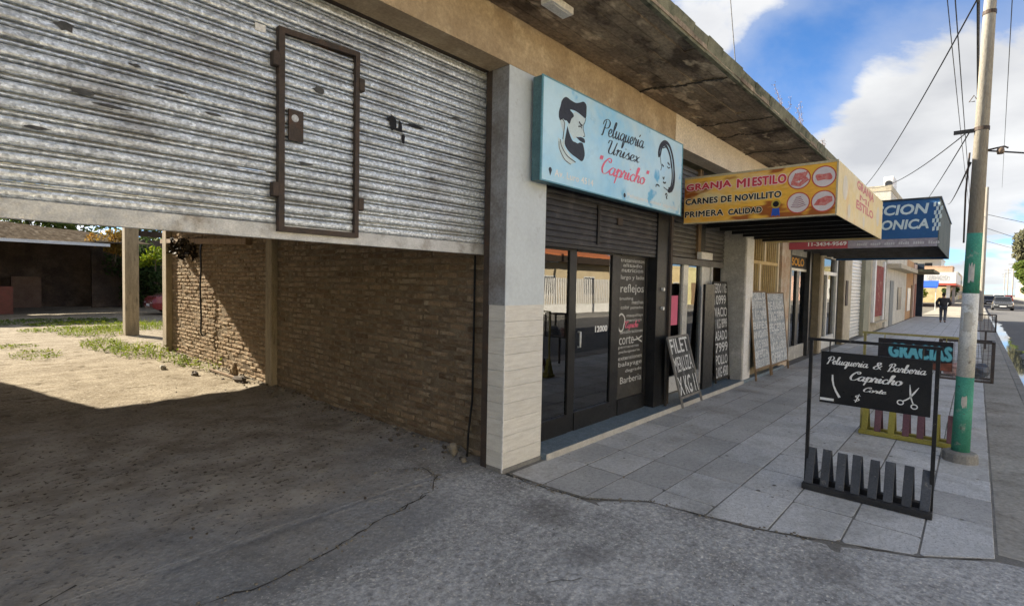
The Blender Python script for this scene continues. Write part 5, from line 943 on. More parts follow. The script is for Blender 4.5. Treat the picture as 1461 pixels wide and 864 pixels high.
# ================================================================== LOT: SHED, TREES, WEEDS, CAR
SHM = mat('old brown shed wall', (.10, .075, .055), (.065, .048, .036), scale=1.4, rough=1, bump=.4, c3=(.16, .125, .09), s3=1.0, t3=.58, w3=.2)
ROOFSH = mat('rusty grey roof sheets', (.085, .068, .05), (.045, .036, .027), scale=2.2, stretch=(3, .4, 1), rough=.95, bump=.3, c3=(.13, .11, .085), s3=2, t3=.60, w3=.2, spec=0.0)
shd = thing('lean_to_shed', 'dark open fronted lean to shed across the back of the lot', 'shed', (0, 32, 0))
mb = MB(); mb.box(-9, 6.8, 36.0, 36.3, -.1, 3.82); mb.build('back_wall', SHM, shd)
mb = MB(); x = -9.0; k = 0
while x < 6.2:
    k += 1; dz = rnd.uniform(-.03, .03); m0 = .01 * (x - 1.5)
    mb = MB(); mb.hexa([(x, 28.0, 2.99 + m0 * 2 + dz), (x + .98, 28.0, 3.01 + m0 * 2 + dz), (x + .98, 36.4, 4.34 - .09 * max(0, x - .6) + dz), (x, 36.4, 4.33 - .09 * max(0, x - 1.5) + dz)], [(x, 28.0, 3.03 + m0 * 2 + dz), (x + .98, 28.0, 3.05 + m0 * 2 + dz), (x + .98, 36.4, 4.38 - .09 * max(0, x - .6) + dz), (x, 36.4, 4.37 - .09 * max(0, x - 1.5) + dz)]); mb.build('roof_sheet', ROOFSH, shd); x += .97
mb = MB(); mb.box(-9, 5.0, 27.88, 27.985, 2.93, 3.05); mb.build('gutter', mat('bright zinc gutter', (.62, .62, .60), (.52, .52, .5), scale=3, rough=.4, metal=.3, bump=0), shd)
for x in (-3.0, 5.9):
    mb = MB(); mb.bar((x, 28.2, -.1), (x, 28.2, 2.98), .12, .12); mb.build('post', CONC_POST, shd)
mb = MB(); mb.box(2.4, 3.5, 35.2, 35.9, 0, 1.55); mb.build('brick_pier', mat('brown brick pier', (.19, .13, .09), (.14, .09, .065), scale=3, bump=.4), shd)
mb = MB(); mb.box(1.3, 2.1, 30.0, 30.7, 0, 1.15); solo('drum', mb, mat('rust red drum', (.20, .07, .05), (.14, .06, .04), scale=4, bump=.1), 'rusty red box standing at the left end of the dark shed', 'box')
mb = MB(); mb.box(5.4, 20, 34.5, 34.8, -.1, 3.7); solo('garden_wall', mb, SHM, 'old wall overgrown with ivy behind the parked car', 'wall')
def tree(name, label, base, h, crown, n, sz, m_, trunk_r=.12, seed=1, group=None, cat='tree', low=.3, lobes=9):
    r_ = random.Random(seed); t = thing(name, label, cat, base, group); b_ = Vector(base)
    mb = MB(); top = b_ + Vector((r_.uniform(-.1, .1) * h, r_.uniform(-.1, .1) * h, h * .72))
    mb.tube([b_ - Vector((0, 0, .1)), b_.lerp(top, .35) + Vector((.03 * h * r_.uniform(-1, 1), 0, 0)), b_.lerp(top, .7), top], [trunk_r, trunk_r * .8, trunk_r * .5, trunk_r * .2], 8)
    cs = []
    for k in range(lobes):
        an = r_.uniform(0, 6.28); rr = r_.uniform(.25, .85); zz_ = r_.uniform(low, 1.0); f = 1 - abs(zz_ - .6) * .8
        cs.append((b_ + Vector((math.cos(an) * rr * crown[0] * f, math.sin(an) * rr * crown[1] * f, zz_ * h)), r_.uniform(.28, .5)))
    for c_, q in cs:
        s0 = b_.lerp(top, r_.uniform(.4, .85)); mb.tube([s0, s0.lerp(c_, .5) + Vector((0, 0, .05 * h)), c_], [trunk_r * .35, trunk_r * .2, trunk_r * .08], 5)
    mb.build('trunk', BARK, t)
    mb = MB()
    for c_, q in cs: leaves(mb, c_, (crown[0] * q, crown[1] * q, crown[2] * q), n // lobes, sz, r_, shell=.2)
    mb.build('crown', m_, t); return t
tree('tree', 'yellow green tree behind the left of the shed roof', (3.2, 42, 0), 6.4, (3.2, 3, 2.4), 2600, .20, LEAF, seed=2, group='trees behind the shed', low=.45)
tree('tree', 'yellow green tree behind the middle of the shed roof', (6.6, 43, 0), 6.0, (2.4, 2.5, 2.0), 2000, .20, LEAF, seed=3, group='trees behind the shed', low=.5)
tree('tree', 'leafy green tree showing just above the beam right of the lone post', (9.6, 42, 0), 6.4, (2.2, 2.5, 2.4), 1800, .2, LEAF, seed=4, group='trees behind the shed', low=.4)
tree('creeper', 'orange tinged creeper on the right end of the shed roof', (5.3, 28.6, 2.4), 1.1, (.9, .6, .7), 900, .10, LEAFO, trunk_r=.03, seed=5, cat='plant', low=.3)
tree('ivy', 'dark ivy bush between the lone post and the sunlit wall', (7.6, 33.6, 0), 3.2, (1.9, .9, 1.9), 3000, .13, LEAFD, trunk_r=.05, seed=6, cat='plant', low=.1, lobes=12)
tree('ivy', 'yellow green creeper hanging under the dark timber beam', (6.2, 26.0, 2.0), .8, (1.0, .5, .5), 420, .10, LEAFY, trunk_r=.02, seed=7, cat='plant', low=.3)
# weeds: what nobody could count, joined as ground cover
def weed_patch(name, spots, n, sz, seed, m_=LEAFY):
    r_ = random.Random(seed); mb = MB()
    for (cx, cy, rx, ry, h) in spots:
        for _ in range(int(n * rx * ry * 22)):
            a_, q = r_.uniform(0, 6.283), math.sqrt(r_.random()); x, y = cx + math.cos(a_) * q * rx, cy + math.sin(a_) * q * ry
            if x > 3.44 and y < 13.75: continue
            z = lot_z(x, y); hh = h * r_.uniform(.3, 1) * (1 - q * .6); d = Vector((r_.uniform(-.6, .6), r_.uniform(-.6, .6), 1)).normalized(); tip = Vector((x, y, z)) + d * hh; s_ = sz * r_.uniform(.6, 1.4)
            if r_.random() < .45:
                sd = Vector((d.y, -d.x, 0)); sd = (sd.normalized() if sd.length > .01 else Vector((1, 0, 0))) * .006; b0 = Vector((x, y, z)); t0 = b0 + d * hh * 1.35 + Vector((d.x, d.y, 0)) * hh * .5; m0 = b0 + d * hh * .75; mb.add([b0 - sd, b0 + sd, m0 + sd * .8, m0 - sd * .8, t0], [(0, 1, 2, 3), (3, 2, 4)])
                continue
            for k in range(3):
                c_ = Vector((x, y, z)).lerp(tip, r_.uniform(.3, 1)); an = r_.uniform(0, 6.28); u = Vector((math.cos(an), math.sin(an), r_.uniform(.0, .7))).normalized(); v = u.cross(d).normalized()
                mb.add([c_, c_ + u * s_ + v * s_ * .4, c_ + u * s_ * 1.9, c_ + u * s_ - v * s_ * .4], [(0, 1, 2, 3)])
    return tagit(mb.build(name, m_), kind='stuff')
weed_patch('weeds', [(2.65, 15.4, .45, 1.3, .30), (2.95, 13.6, .5, 1.1, .34), (3.15, 12.0, .25, .8, .24), (3.30, 10.4, .15, .35, .40), (3.22, 11.2, .18, .4, .15), (3.0, 18.9, .8, .9, .26), (4.6, 20.5, 1.4, 1.4, .30), (2.7, 20.6, 1.2, .8, .16), (3.3, 23.0, 1.5, .8, .16)], 26, .034, 21)
weed_patch('weeds', [(1.35, 14.6, .42, .95, .10), (1.1, 16.5, .5, .5, .05)], 26, .028, 22)
weed_patch('weeds', [(2.2, 24.5, 2.4, 1.5, .10)], 12, .05, 23, LEAF)
weed_patch('verge_weeds', [(9.9, -.42, .25, .10, .05), (10.4, -.50, .35, .08, .06)], 60, .02, 24, LEAF)
weed_patch('pavement_weeds', [(10.6, 2.86, .8, .10, .05), (11.7, 2.9, .4, .08, .05)], 60, .018, 25, LEAF)
# rubble along the wall foot
def stone(label, c, s_, seed, m_, name='stone', cat='stone', grp='loose stones at the foot of the brick wall'):
    r_ = random.Random(seed); mb = MB(); lump(mb, (c[0], c[1], lot_z(c[0], c[1]) + s_[2] * .6), s_, r_, 7, 5); return solo(name, mb, m_, label, cat, grp)
STN = mat('grey rubble', (.26, .235, .19), (.17, .15, .12), scale=8, rough=1, bump=.6)
stone('jagged grey rubble lump leaning at the wall end beside the tiled pillar', (3.33, 3.72, 0), (.055, .07, .07), 1, STN)
stone('smaller pale rubble chip just in front of the jagged lump', (3.31, 3.55, 0), (.035, .03, .03), 2, STN)
stone('dark stone at the foot of the wall pilaster', (3.28, 8.9, 0), (.10, .16, .06), 3, mat('dark rubble', (.12, .10, .08), (.08, .065, .05), scale=8, rough=1, bump=.6))
stone('upright brown brick bat against the sunlit wall', (3.36, 9.35, 0), (.06, .10, .15), 4, BRICK[0], 'brick_bat', 'brick')
stone('small stone in the sun below the wall', (2.95, 10.0, 0), (.06, .08, .05), 5, MATS['dark rubble'])
stone('flat pale stone lying by the weeds', (2.75, 11.1, 0), (.05, .14, .05), 6, STN)
mb = MB(); mb.bar((3.25, 10.2, .05), (3.30, 9.0, .04), .03, .03); solo('stick', mb, WOOD, 'thin pale stick lying along the foot of the sunlit wall', 'stick')
r_ = random.Random(31); gr = MB(); dk_ = MB(); lt = MB()
for _ in range(1500):
    x, y = r_.uniform(-4, 3.45), 3.3 + 7 * r_.random() ** 1.3
    if mnoise.noise(Vector((x * 1.3, y * 1.3, 8))) < .24: continue
    s_ = .003 + .012 * r_.random() ** 3 * (1.8 if r_.random() < .1 else 1); lump((gr, dk_, lt)[r_.choice((0, 1, 1, 1, 1, 2)) if s_ < .008 else 1], (x, y, lot_z(x, y) + s_ * .3), (s_, s_ * 1.2, s_ * .7), r_, 5, 3)
for _ in range(260):
    y = 3.6 + 9.6 * r_.random(); x = 3.47 - .32 * r_.random() ** 2; s_ = r_.uniform(.008, .028); lump((gr, dk_)[r_.random() < .5], (x, y, lot_z(x, y) + s_ * .3), (s_, s_ * 1.3, s_ * .8), r_, 5, 3)
for _ in range(160):
    x, y = r_.uniform(.5, 3.3), r_.uniform(-.3, 3.2); s_ = r_.uniform(.002, .006); lump(r_.choice((gr, dk_)), (x, y, lot_z(x, y) + s_ * .3), (s_, s_, s_ * .6), r_, 5, 3)
tagit(gr.build('gravel', STN), kind='stuff'); tagit(dk_.build('gravel', MATS['dark rubble']), kind='stuff'); tagit(lt.build('litter_scraps', mat('pale scraps', (.55, .53, .48), (.42, .40, .36), scale=9, bump=0)), kind='stuff')
mb = MB(); pts = [(3.40, 3.60, .02), (3.41, 3.60, .25), (3.455, 3.60, .55), (3.46, 3.6, 1.2), (3.46, 3.6, 1.96)]; mb.tube(pts, .012, 6); solo('drain_hose', mb, BLACKP, 'black cable running down the end of the brick wall beside the shutter rail', 'cable')
# ---- cars
def car(loc, yaw, paint, label, L_=4.2, W_=1.7, H_=1.45, group=None):
    t = thing('parked_car' if group is None else 'car', label, 'car', loc, group); R = Matrix.Rotation(yaw, 3, 'Z'); o = Vector(loc)
    T = lambda p: o + R @ Vector(p)
    def loft(secs, name, m_, smooth=False):
        mb = MB(); n_ = len(secs[0]); vs = [T(p) for s_ in secs for p in s_]; fs = []
        for i in range(len(secs) - 1):
            for k in range(n_): fs.append((i * n_ + k, i * n_ + (k + 1) % n_, (i + 1) * n_ + (k + 1) % n_, (i + 1) * n_ + k))
        fs += [tuple(range(n_ - 1, -1, -1)), tuple((len(secs) - 1) * n_ + k for k in range(n_))]; mb.add(vs, fs); return mb.build(name, m_, t, bevel=.02)
    l, w_ = L_ / 2, W_ / 2
    ring = lambda x, ww, z0, z1: [(x, -ww, z0), (x, -ww * 1.02, z0 + (z1 - z0) * .55), (x, -ww * .92, z1), (x, ww * .92, z1), (x, ww * 1.02, z0 + (z1 - z0) * .55), (x, ww, z0)]
    loft([ring(-l, w_ * .86, .34, .78), ring(-l + .12, w_ * .95, .22, .88), ring(-l + .9, w_, .20, .93), ring(l - 1.2, w_, .20, .95), ring(l - .15, w_ * .94, .24, .80), ring(l, w_ * .82, .34, .66)], 'body', paint)
    loft([ring(-l + .25, w_ * .84, .90, .96), ring(-l + .62, w_ * .82, .9, H_ - .06), ring(-l + 1.1, w_ * .78, .9, H_), ring(l - 1.95, w_ * .78, .9, H_ - .02), ring(l - 1.15, w_ * .84, .9, .97)], 'cabin', paint)
    gm = mat('car glass', (.012, .014, .016), (.02, .022, .024), rough=.08, bump=0, fine=0)
    def quad(p, name, m_): mb = MB(); mb.poly([T(q) for q in p]); mb.build(name, m_, t)
    quad([(l - 1.17, -w_ * .74, 1.0), (l - 1.17, w_ * .74, 1.0), (l - 1.87, w_ * .66, H_ - .06), (l - 1.87, -w_ * .66, H_ - .06)], 'windscreen', gm)
    quad([(-l + .275, w_ * .70, 1.0), (-l + .275, -w_ * .70, 1.0), (-l + .60, -w_ * .66, H_ - .1), (-l + .60, w_ * .66, H_ - .1)], 'rear_window', gm)
    for s_ in (-1, 1):
        for a_, b2 in ((-l + .72, -l + 1.6), (-l + 1.68, l - 1.75)): quad([(a_, s_ * (w_ * .845 + .012), .99), (b2 + (.45 if b2 > 0 - 1 and a_ > -l + 1 else 0), s_ * (w_ * .845 + .012), .99), (b2, s_ * (w_ * .80 + .012), H_ - .12), (a_ + .1, s_ * (w_ * .80 + .012), H_ - .12)], 'side_window', gm)
        for x in (-l + .8, l - .85):
            mb = MB(); mb.tube([T((x, s_ * (w_ - .18), .31)), T((x, s_ * (w_ + .01), .31))], .31, 18); wv = mb.build('wheel', flat('tyre', (.02, .02, .02)), t)
            mb = MB(); mb.tube([T((x, s_ * (w_ + .011), .31)), T((x, s_ * (w_ + .02), .31))], .19, 14); mb.build('rim', ALU, wv)
        quad([(l + .006, s_ * w_ * .45, .52), (l + .006, s_ * w_ * .8, .52), (l - .02, s_ * w_ * .82, .66), (l - .005, s_ * w_ * .45, .64)], 'headlight', ALU)
        quad([(-l - .006, s_ * w_ * .5, .62), (-l - .006, s_ * w_ * .82, .62), (-l - .006, s_ * w_ * .82, .76), (-l - .006, s_ * w_ * .5, .76)], 'tail_light', INKR)
    quad([(l + .012, -.26, .38), (l + .012, .26, .38), (l + .012, .26, .49), (l + .012, -.26, .49)], 'number_plate', INKW)
    return t
paint = lambda n, c_: mat(n, c_, tuple(x * .92 for x in c_), scale=2, rough=.25, bump=0, fine=.03, coat=.6)
car((8.3, 27.2, 0), math.pi, paint('dark red car paint', (.22, .035, .035)), 'dark red parked car peeping out behind the sunlit brick wall')
car((77, -2.1, -.12), math.pi, paint('dark grey car paint', (.05, .052, .055)), 'dark grey car coming along the street, the nearest on the road', group='cars on the street')
car((112, -2.6, -.12), math.pi, paint('white car paint', (.65, .65, .63)), 'white car further up the street behind the dark grey one', H_=1.6, group='cars on the street')
car((98, -1.3, -.12), math.pi, paint('black car paint', (.02, .02, .022)), 'black car parked at the left kerb far up the street', group='cars on the street')
car((150, -4.8, -.12), 0, paint('red car paint', (.45, .05, .04)), 'small red car far up the right side of the street', group='cars on the street')
# ================================================================== PERSON
pn = thing('person', 'person in a dark jacket and dark trousers walking away along the pavement', 'person', (37.5, 1.36, 0))
def skinned(name, verts, edges, rad, m_, parent, sub=1):
    me = bpy.data.meshes.new(name); me.from_pydata(verts, edges, []); o = bpy.data.objects.new(name, me); COL.objects.link(o)
    sk = o.modifiers.new('skin', 'SKIN'); ss = o.modifiers.new('sub', 'SUBSURF'); ss.levels = sub; ss.render_levels = sub
    for i, r0 in enumerate(rad): me.skin_vertices[0].data[i].radius = (r0, r0) if not isinstance(r0, tuple) else r0
    me.skin_vertices[0].data[0].use_root = True
    dg = bpy.context.evaluated_depsgraph_get(); m2 = bpy.data.meshes.new_from_object(o.evaluated_get(dg)); bpy.data.objects.remove(o)
    off = worg(parent); m2.materials.clear(); m2.materials.append(m_)
    for v_ in m2.vertices: v_.co = Vector(v_.co) * 1.0
    for p in m2.polygons: p.use_smooth = True
    q = link(name, m2, parent); return q
SKIN = flat('skin', (.42, .26, .19)); JKT = mat('dark jacket cloth', (.03, .028, .032), (.05, .047, .05), scale=9, bump=.1); TRS = mat('dark trouser cloth', (.075, .085, .11), (.10, .11, .14), scale=9, bump=.1)
s_ = 1.62 / 1.75
V = [(0, 0, .95), (.01, 0, 1.15), (.02, 0, 1.38), (.03, 0, 1.50), (.05, 0, 1.60), (.05, 0, 1.70), (.0, .10, .90), (.12, .10, .50), (.05, .10, .09), (.22, .11, .03), (0, -.10, .90), (-.08, -.10, .50), (-.22, -.10, .10), (-.08, -.11, .03), (.0, .20, 1.42), (-.04, .33, 1.16), (.10, .21, .98), (0, -.20, 1.42), (-.04, -.33, 1.16), (.10, -.21, .98)]
E_ = [(0, 1), (1, 2), (2, 3), (3, 4), (4, 5), (0, 6), (6, 7), (7, 8), (8, 9), (0, 10), (10, 11), (11, 12), (12, 13), (2, 14), (14, 15), (15, 16), (2, 17), (17, 18), (18, 19)]
Rd = [.13, .13, .14, .055, .085, .075, .085, .06, .045, .04, .085, .06, .045, .04, .06, .05, .04, .06, .05, .04]
sc_ = lambda vs: [(a_ * s_, b2 * s_, c_ * s_) for a_, b2, c_ in vs]
skinned('body', sc_(V), E_, [x * s_ for x in Rd], SKIN, pn)
skinned('jacket', sc_([V[0], V[1], V[2], (.03, 0, 1.47), V[14], V[15], V[16], V[17], V[18], V[19], (0, 0, .86)]), [(0, 1), (1, 2), (2, 3), (2, 4), (4, 5), (5, 6), (2, 7), (7, 8), (8, 9), (0, 10)], [x * s_ for x in (.19, .19, .19, .09, .095, .085, .07, .095, .085, .07, .17)], JKT, pn)
skinned('trousers', sc_([V[0], V[6], V[7], V[8], V[10], V[11], V[12]]), [(0, 1), (1, 2), (2, 3), (0, 4), (4, 5), (5, 6)], [x * s_ for x in (.15, .11, .082, .07, .11, .082, .07)], TRS, pn)
for q in ((V[8], V[9]), (V[12], V[13])): skinned('shoe', sc_(list(q)), [(0, 1)], [.055 * s_, .05 * s_], BLACKP, pn)
mb = MB(); lump(mb, (37.5 + .04 * s_, 1.36, 1.66 * s_ + .02), (.098, .09, .105), random.Random(1), 12, 8); mb.build('hair', flat('dark brown hair', (.02, .015, .012)), pn, smooth=True)

r_ = random.Random(90); fl = MB(); gm_ = MB()
for _ in range(70):
    x, y = r_.uniform(3.9, 14), r_.choice((r_.uniform(-.5, 3.0), r_.uniform(2.5, 3.0))); s_ = r_.uniform(.008, .02); an = r_.uniform(0, 6.28); u0 = Vector((math.cos(an), math.sin(an), r_.uniform(-.1, .3))) * s_; v0 = Vector((-math.sin(an), math.cos(an), r_.uniform(-.1, .3))) * s_ * .5; c0 = Vector((x, y, .010))
    fl.add([c0 - u0, c0 + v0, c0 + u0, c0 - v0], [(0, 1, 2, 3)])
tagit(fl.build('fallen_leaves', mat('dry fallen leaf', (.20, .13, .06), (.13, .09, .045), scale=9, bump=0)), kind='stuff')
for _ in range(110):
    x, y = r_.uniform(4.3, 12), r_.uniform(-.1, 2.9); s_ = r_.uniform(.008, .02)
    gm_.poly([(x + s_ * math.cos(k * .785) * r_.uniform(.7, 1.1), y + s_ * math.sin(k * .785) * r_.uniform(.7, 1.1), .0062) for k in range(8)])
tagit(gm_.build('gum_spots', mat('old gum', (.16, .155, .145), (.12, .115, .11), scale=9, bump=0)), kind='stuff')
ch = MB()
for pts in ([(.2, 2.72), (.72, 2.98), (1.2, 2.86), (1.80, 2.99), (2.64, 3.22)], [(3.38, 3.08), (3.36, 2.6), (3.43, 2.22), (3.74, 1.86), (3.83, 1.15), (4.04, .62)], [(2.6, 3.9), (2.95, 3.7), (2.9, 3.45), (2.64, 3.22)]):
    for p, q in zip(pts, pts[1:]):
        for _ in range(26):
            t_ = r_.random(); x = p[0] + (q[0] - p[0]) * t_ + r_.gauss(0, .025); y = p[1] + (q[1] - p[1]) * t_ + r_.gauss(0, .025); s_ = r_.uniform(.003, .011); lump(ch, (x, y, max(lot_z(x, y), 0) + s_ * .3), (s_, s_ * 1.2, s_ * .6), r_, 5, 3)
tagit(ch.build('concrete_chips', STN), kind='stuff')
# ================================================================== ACROSS THE STREET (seen in the shop windows and far ahead)
fn = thing('picket_fence', 'tall fence of pale bars on a white wall, mirrored in the barber glass', 'fence', (24, -11.2, 0))
mb = MB(); mb.box(14, 36, -11.35, -11.2, -.1, .55); mb.build('base_wall', WHITEP, fn)
for z in (.80, 1.85): mb = MB(); mb.box(14, 36, -11.30, -11.26, z, z + .05); mb.build('rail', flat('dark rail', (.12, .12, .12)), fn)
pm = MB().box(-.05, .05, -.02, .02, 0, 1.5).mesh('picket', WHITEP)
for i in range(110): link('picket', pm, fn, (14.1 + i * .2, -11.23, .56))
hs = thing('tiled_house', 'cream house with an orange tiled roof behind the white fence across the street', 'house', (24, -17, 0))
mb = MB(); mb.box(13, 36, -24, -15, -.1, 3.2); mb.build('wall', mat('ochre cream wall', (.55, .46, .30), (.48, .39, .25), scale=1, bump=.1), hs)
ORT = mat('orange roof tile', (.50, .17, .07), (.40, .13, .05), scale=3, stretch=(6, 1, 1), bump=.3)
mb = MB(); mb.hexa([(12.5, -14.2, 3.66), (36.5, -14.2, 3.66), (36.5, -19.5, 4.9), (12.5, -19.5, 4.9)][::-1], [(12.5, -14.2, 3.78), (36.5, -14.2, 3.78), (36.5, -19.5, 5.05), (12.5, -19.5, 5.05)][::-1]); mb.build('roof', ORT, hs)
mb = MB(); mb.box(12.6, 36.4, -14.9, -14.15, 3.2, 3.655); mb.build('shaded_eaves', MATS['dark wood'], hs)  # dark colour stands for the shade under the roof overhang
for x in (17, 22, 27, 32):
    mb = MB(); mb.box(x, x + 1.6, -15.02, -14.98, .9, 2.3); f_ = mb.build('window', ALU, hs)
    mb = MB(); mb.box(x + .1, x + 1.5, -14.979, -14.97, 1.0, 2.2); mb.build('pane', GLASS2, f_)
PALS = [((.66, .62, .52), (.58, .54, .45)), ((.62, .50, .28), (.54, .42, .22)), ((.70, .68, .62), (.6, .58, .53)), ((.52, .36, .26), (.45, .30, .2)), ((.60, .55, .30), (.52, .47, .25)), ((.50, .50, .48), (.42, .42, .4)), ((.64, .42, .34), (.55, .36, .28))]
hr = random.Random(77)
def house(x0, x1, y0, y1, h, face, k, label, cat='house', grp=None):
    """face: the Y of the street front; the house lies between y0 and y1"""
    c1, c2 = PALS[k % len(PALS)]; m_ = mat('house render %s' % 'abcdefg'[k % 7], c1, c2, scale=.8, rough=.9, bump=.1, c3=tuple(x * .7 for x in c1), s3=.9, t3=.63, w3=.2)
    t = thing('house', label, cat, ((x0 + x1) / 2, (y0 + y1) / 2, 0), grp); sg = 1 if face == y1 else -1
    mb = MB(); mb.box(x0 + .01, x1 - .01, y0, y1, -.1, h); mb.build('wall', m_, t)
    mb = MB(); mb.box(x0 - .02, x1 + .02, y0 - .05, y1 + .05, h + .002, h + .18); mb.build('parapet', m_, t)
    fl = max(1, int(h / 3)); nb_ = max(2, int((x1 - x0) / 3))
    for f_ in range(fl):
        for i in range(nb_):
            xc = x0 + (x1 - x0) * (i + .5) / nb_; z0 = .9 + f_ * 3
            if f_ == 0 and i == 0: b2 = (xc - .5, xc + .5, 0, 2.1)
            else: b2 = (xc - .6, xc + .6, z0, z0 + 1.2)
            mb = MB(); mb.box(b2[0], b2[1], min(face, face + sg * .03), max(face, face + sg * .03), b2[2], b2[3]); w_ = mb.build('door' if b2[2] == 0 else 'window', WOOD if b2[2] == 0 else ALU, t)
            if b2[2]: mb = MB(); mb.box(b2[0] + .08, b2[1] - .08, min(face + sg * .031, face + sg * .04), max(face + sg * .031, face + sg * .04), b2[2] + .08, b2[3] - .08); mb.build('pane', FRAMEB, w_)
    return t
WHERE = ['white walled', 'ochre', 'pale grey white', 'brown', 'yellowish', 'grey', 'pink brown']
ORD = 'first second third fourth fifth sixth seventh eighth ninth tenth eleventh twelfth thirteenth fourteenth fifteenth sixteenth seventeenth eighteenth nineteenth twentieth'.split(); ORD += ['twenty ' + o for o in ORD[:9]] + ['thirtieth'] + ['thirty ' + o for o in ORD[:9]]
x = -34; i = 0
xs = []
while x < 13 - 6: xs.append((x, min(x + hr.uniform(8, 12), 12.9))); x = xs[-1][1]
x = 36.1
while x < 330: xs.append((x, x + hr.uniform(8, 15))); x = xs[-1][1]
for i, (a_, b2) in enumerate(xs):
    h = hr.choice((3.4, 3.8, 4.2, 6.4, 3.6, 6.0)); k = i * 3 % 7
    if a_ < 13: k = (0, 2, 4, 1, 0)[i % 5]; h = (4.0, 6.2, 3.8, 5.0, 4.2)[i % 5]
    house(a_, b2, -22, -13.6, h, -13.6, k, '%s house of the far side row, %s' % (WHERE[k], ('number %d back from the white fence' % 0).replace('number 0', ORD[len([q for q in xs if q[0] < 13]) - 1 - i]) if a_ < 13 else ORD[i - len([q for q in xs if q[0] < 13])] + ' beyond the picket fence'), grp='houses on the far side of the street')
# left side beyond the corner
x = 112; i = 0
while x < 330:
    b2 = x + hr.uniform(9, 16); k = (i * 2 + 1) % 7; house(x, b2, 3.4, 12, hr.choice((3.4, 3.8, 6.2)), 3.4, k, '%s house far along the left side, %s after the service station' % (WHERE[k], ORD[i]), grp='far houses on the left side'); x = b2; i += 1
gs = thing('service_station', 'low building with a white fascia and red stripe beyond the corner of the row', 'building', (74, 6, 0))
mb = MB(); mb.box(84, 102, 6.5, 14, -.1, 2.5); mb.build('wall', mat('dull orange wall', (.46, .22, .12), (.40, .18, .10), scale=.8, bump=.1), gs)
mb = MB(); mb.box(80, 104, 1.9, 14, 2.75, 4.05); mb.build('fascia', WHITEP, gs)
mb = MB(); mb.box(79.96, 104, 1.86, 14, 2.5, 2.749); mb.build('red_stripe', flat('red stripe', (.45, .10, .07)), gs)
mb = MB(); text(mb, 'SERVICIO', (79.95, 4.6, 3.1), (0, -1, 0), (0, 0, 1), 2.0, .6, bold=.03); mb.build('lettering', flat('faded grey ink', (.45, .45, .45)), gs)
for q in ((81, 2.4), (101, 2.4), (81, 7.0)): mb = MB(); mb.box(q[0], q[0] + .35, q[1], q[1] + .35, -.1, 2.499); mb.build('post', WHITEP, gs)
aw = thing('blue_awning', 'small bright blue awning in front of the low orange building', 'awning', (62, 3.6, 2.2)); mb = MB(); mb.hexa([(61, 2.7, 2.05), (63, 2.7, 2.35), (63, 4.5, 2.35), (61, 4.5, 2.05)], [(61, 2.7, 2.15), (63, 2.7, 2.75), (63, 4.5, 2.75), (61, 4.5, 2.15)]); mb.build('canvas', flat('blue canvas', (.03, .10, .50)), aw)
for y in (2.8, 4.4): mb = MB(); mb.tube([(61.2, y, 0), (61.2, y, 2.1)], .03, 6); mb.build('post', ALU, aw)
tw = thing('apartment_block', 'white apartment block rising behind the service station', 'building', (140, 8, 0))
mb = MB(); mb.box(136, 150, 5.6, 16, -.1, 8.3); mb.build('wall', WHITEP, tw)
for f_ in range(3):
    for y in (7.0, 9.4, 11.8): mb = MB(); mb.box(135.96, 135.999, y, y + 1.2, .9 + f_ * 2.7, 2.2 + f_ * 2.7); mb.build('window', FRAMEB, tw)
mb = MB(); mb.box(130, 152, 5.5, 16.2, 8.32, 8.6); mb.build('roof', WHITEP, tw)
tree('shrub', 'sunlit garden shrub at the end of the row of shops', (48.5, 3.7, 0), 2.3, (1.5, 1.0, 1.1), 1500, .11, LEAFY, trunk_r=.05, seed=31, cat='shrub', low=.15)
tree('tree', 'small round dark tree beside the service station fascia', (109, 3.3, 0), 4.4, (1.5, 1.3, 1.5), 1200, .2, LEAFD, trunk_r=.12, seed=32, low=.35)
tree('conifer', 'tall brownish green conifer at the right edge above the far houses', (150, -7.9, 0), 13.5, (3.4, 3.0, 4.5), 3600, .42, mat('brown green needles', (.10, .095, .045), (.06, .06, .03), scale=1, bump=0), trunk_r=.3, seed=33, low=.35)
tree('tree', 'broad light green tree at the right edge below the conifer', (118, -6.3, 0), 7.6, (2.8, 2.4, 2.2), 3600, .30, LEAF, trunk_r=.22, seed=34, low=.5)
tree('tree', 'dark green street tree far along the far pavement', (205, -11.2, 0), 6.5, (2.6, 2.4, 2.2), 1600, .32, LEAFD, trunk_r=.2, seed=35, low=.4)
# ---- poles and wires
def pole(X, Y, h, label, arms=True, m_=POLEC):
    t = thing('street_pole', label, 'pole', (X, Y, 0), 'utility poles along the street'); mb = MB(); mb.tube([(X, Y, -.1), (X, Y, h)], .14, 10, True, .09); mb.build('shaft', m_, t)
    if arms: mb = MB(); mb.box(X - .06, X + .06, Y - .9, Y + .9, h - .7, h - .58); mb.build('cross_arm', WOOD, t); mb = MB(); mb.box(X - .05, X + .05, Y - .6, Y + .6, h - 1.5, h - 1.4); mb.build('cross_arm', WOOD, t)
    return t
for X, o_ in zip((42, 78, 114, 150), ('nearest', 'second', 'third', 'farthest')): pole(X, -.2, 8.0, o_ + ' plain concrete pole in the kerb line beyond the banded pole', False)
for X, o_ in zip((170, 215, 260), ('nearest', 'middle', 'farthest')): pole(X, -6.2 - (X - 170) * .012, 9.2, o_ + ' of three distant poles with cross arms on the right')
p2 = thing('banded_pole', 'white and green banded pole across the street, mirrored in the barber glass', 'pole', (27.2, -9.7, 0))
for z0, z1, m_ in ((0, .9, GREENP), (.9, 6.5, WHTP)): mb = MB(); mb.tube([(27.2, -9.7, z0), (27.2, -9.7, z1)], .12, 14); mb.build('shaft', m_, p2)
WIRE = flat('black cable sheath', (.02, .02, .022))
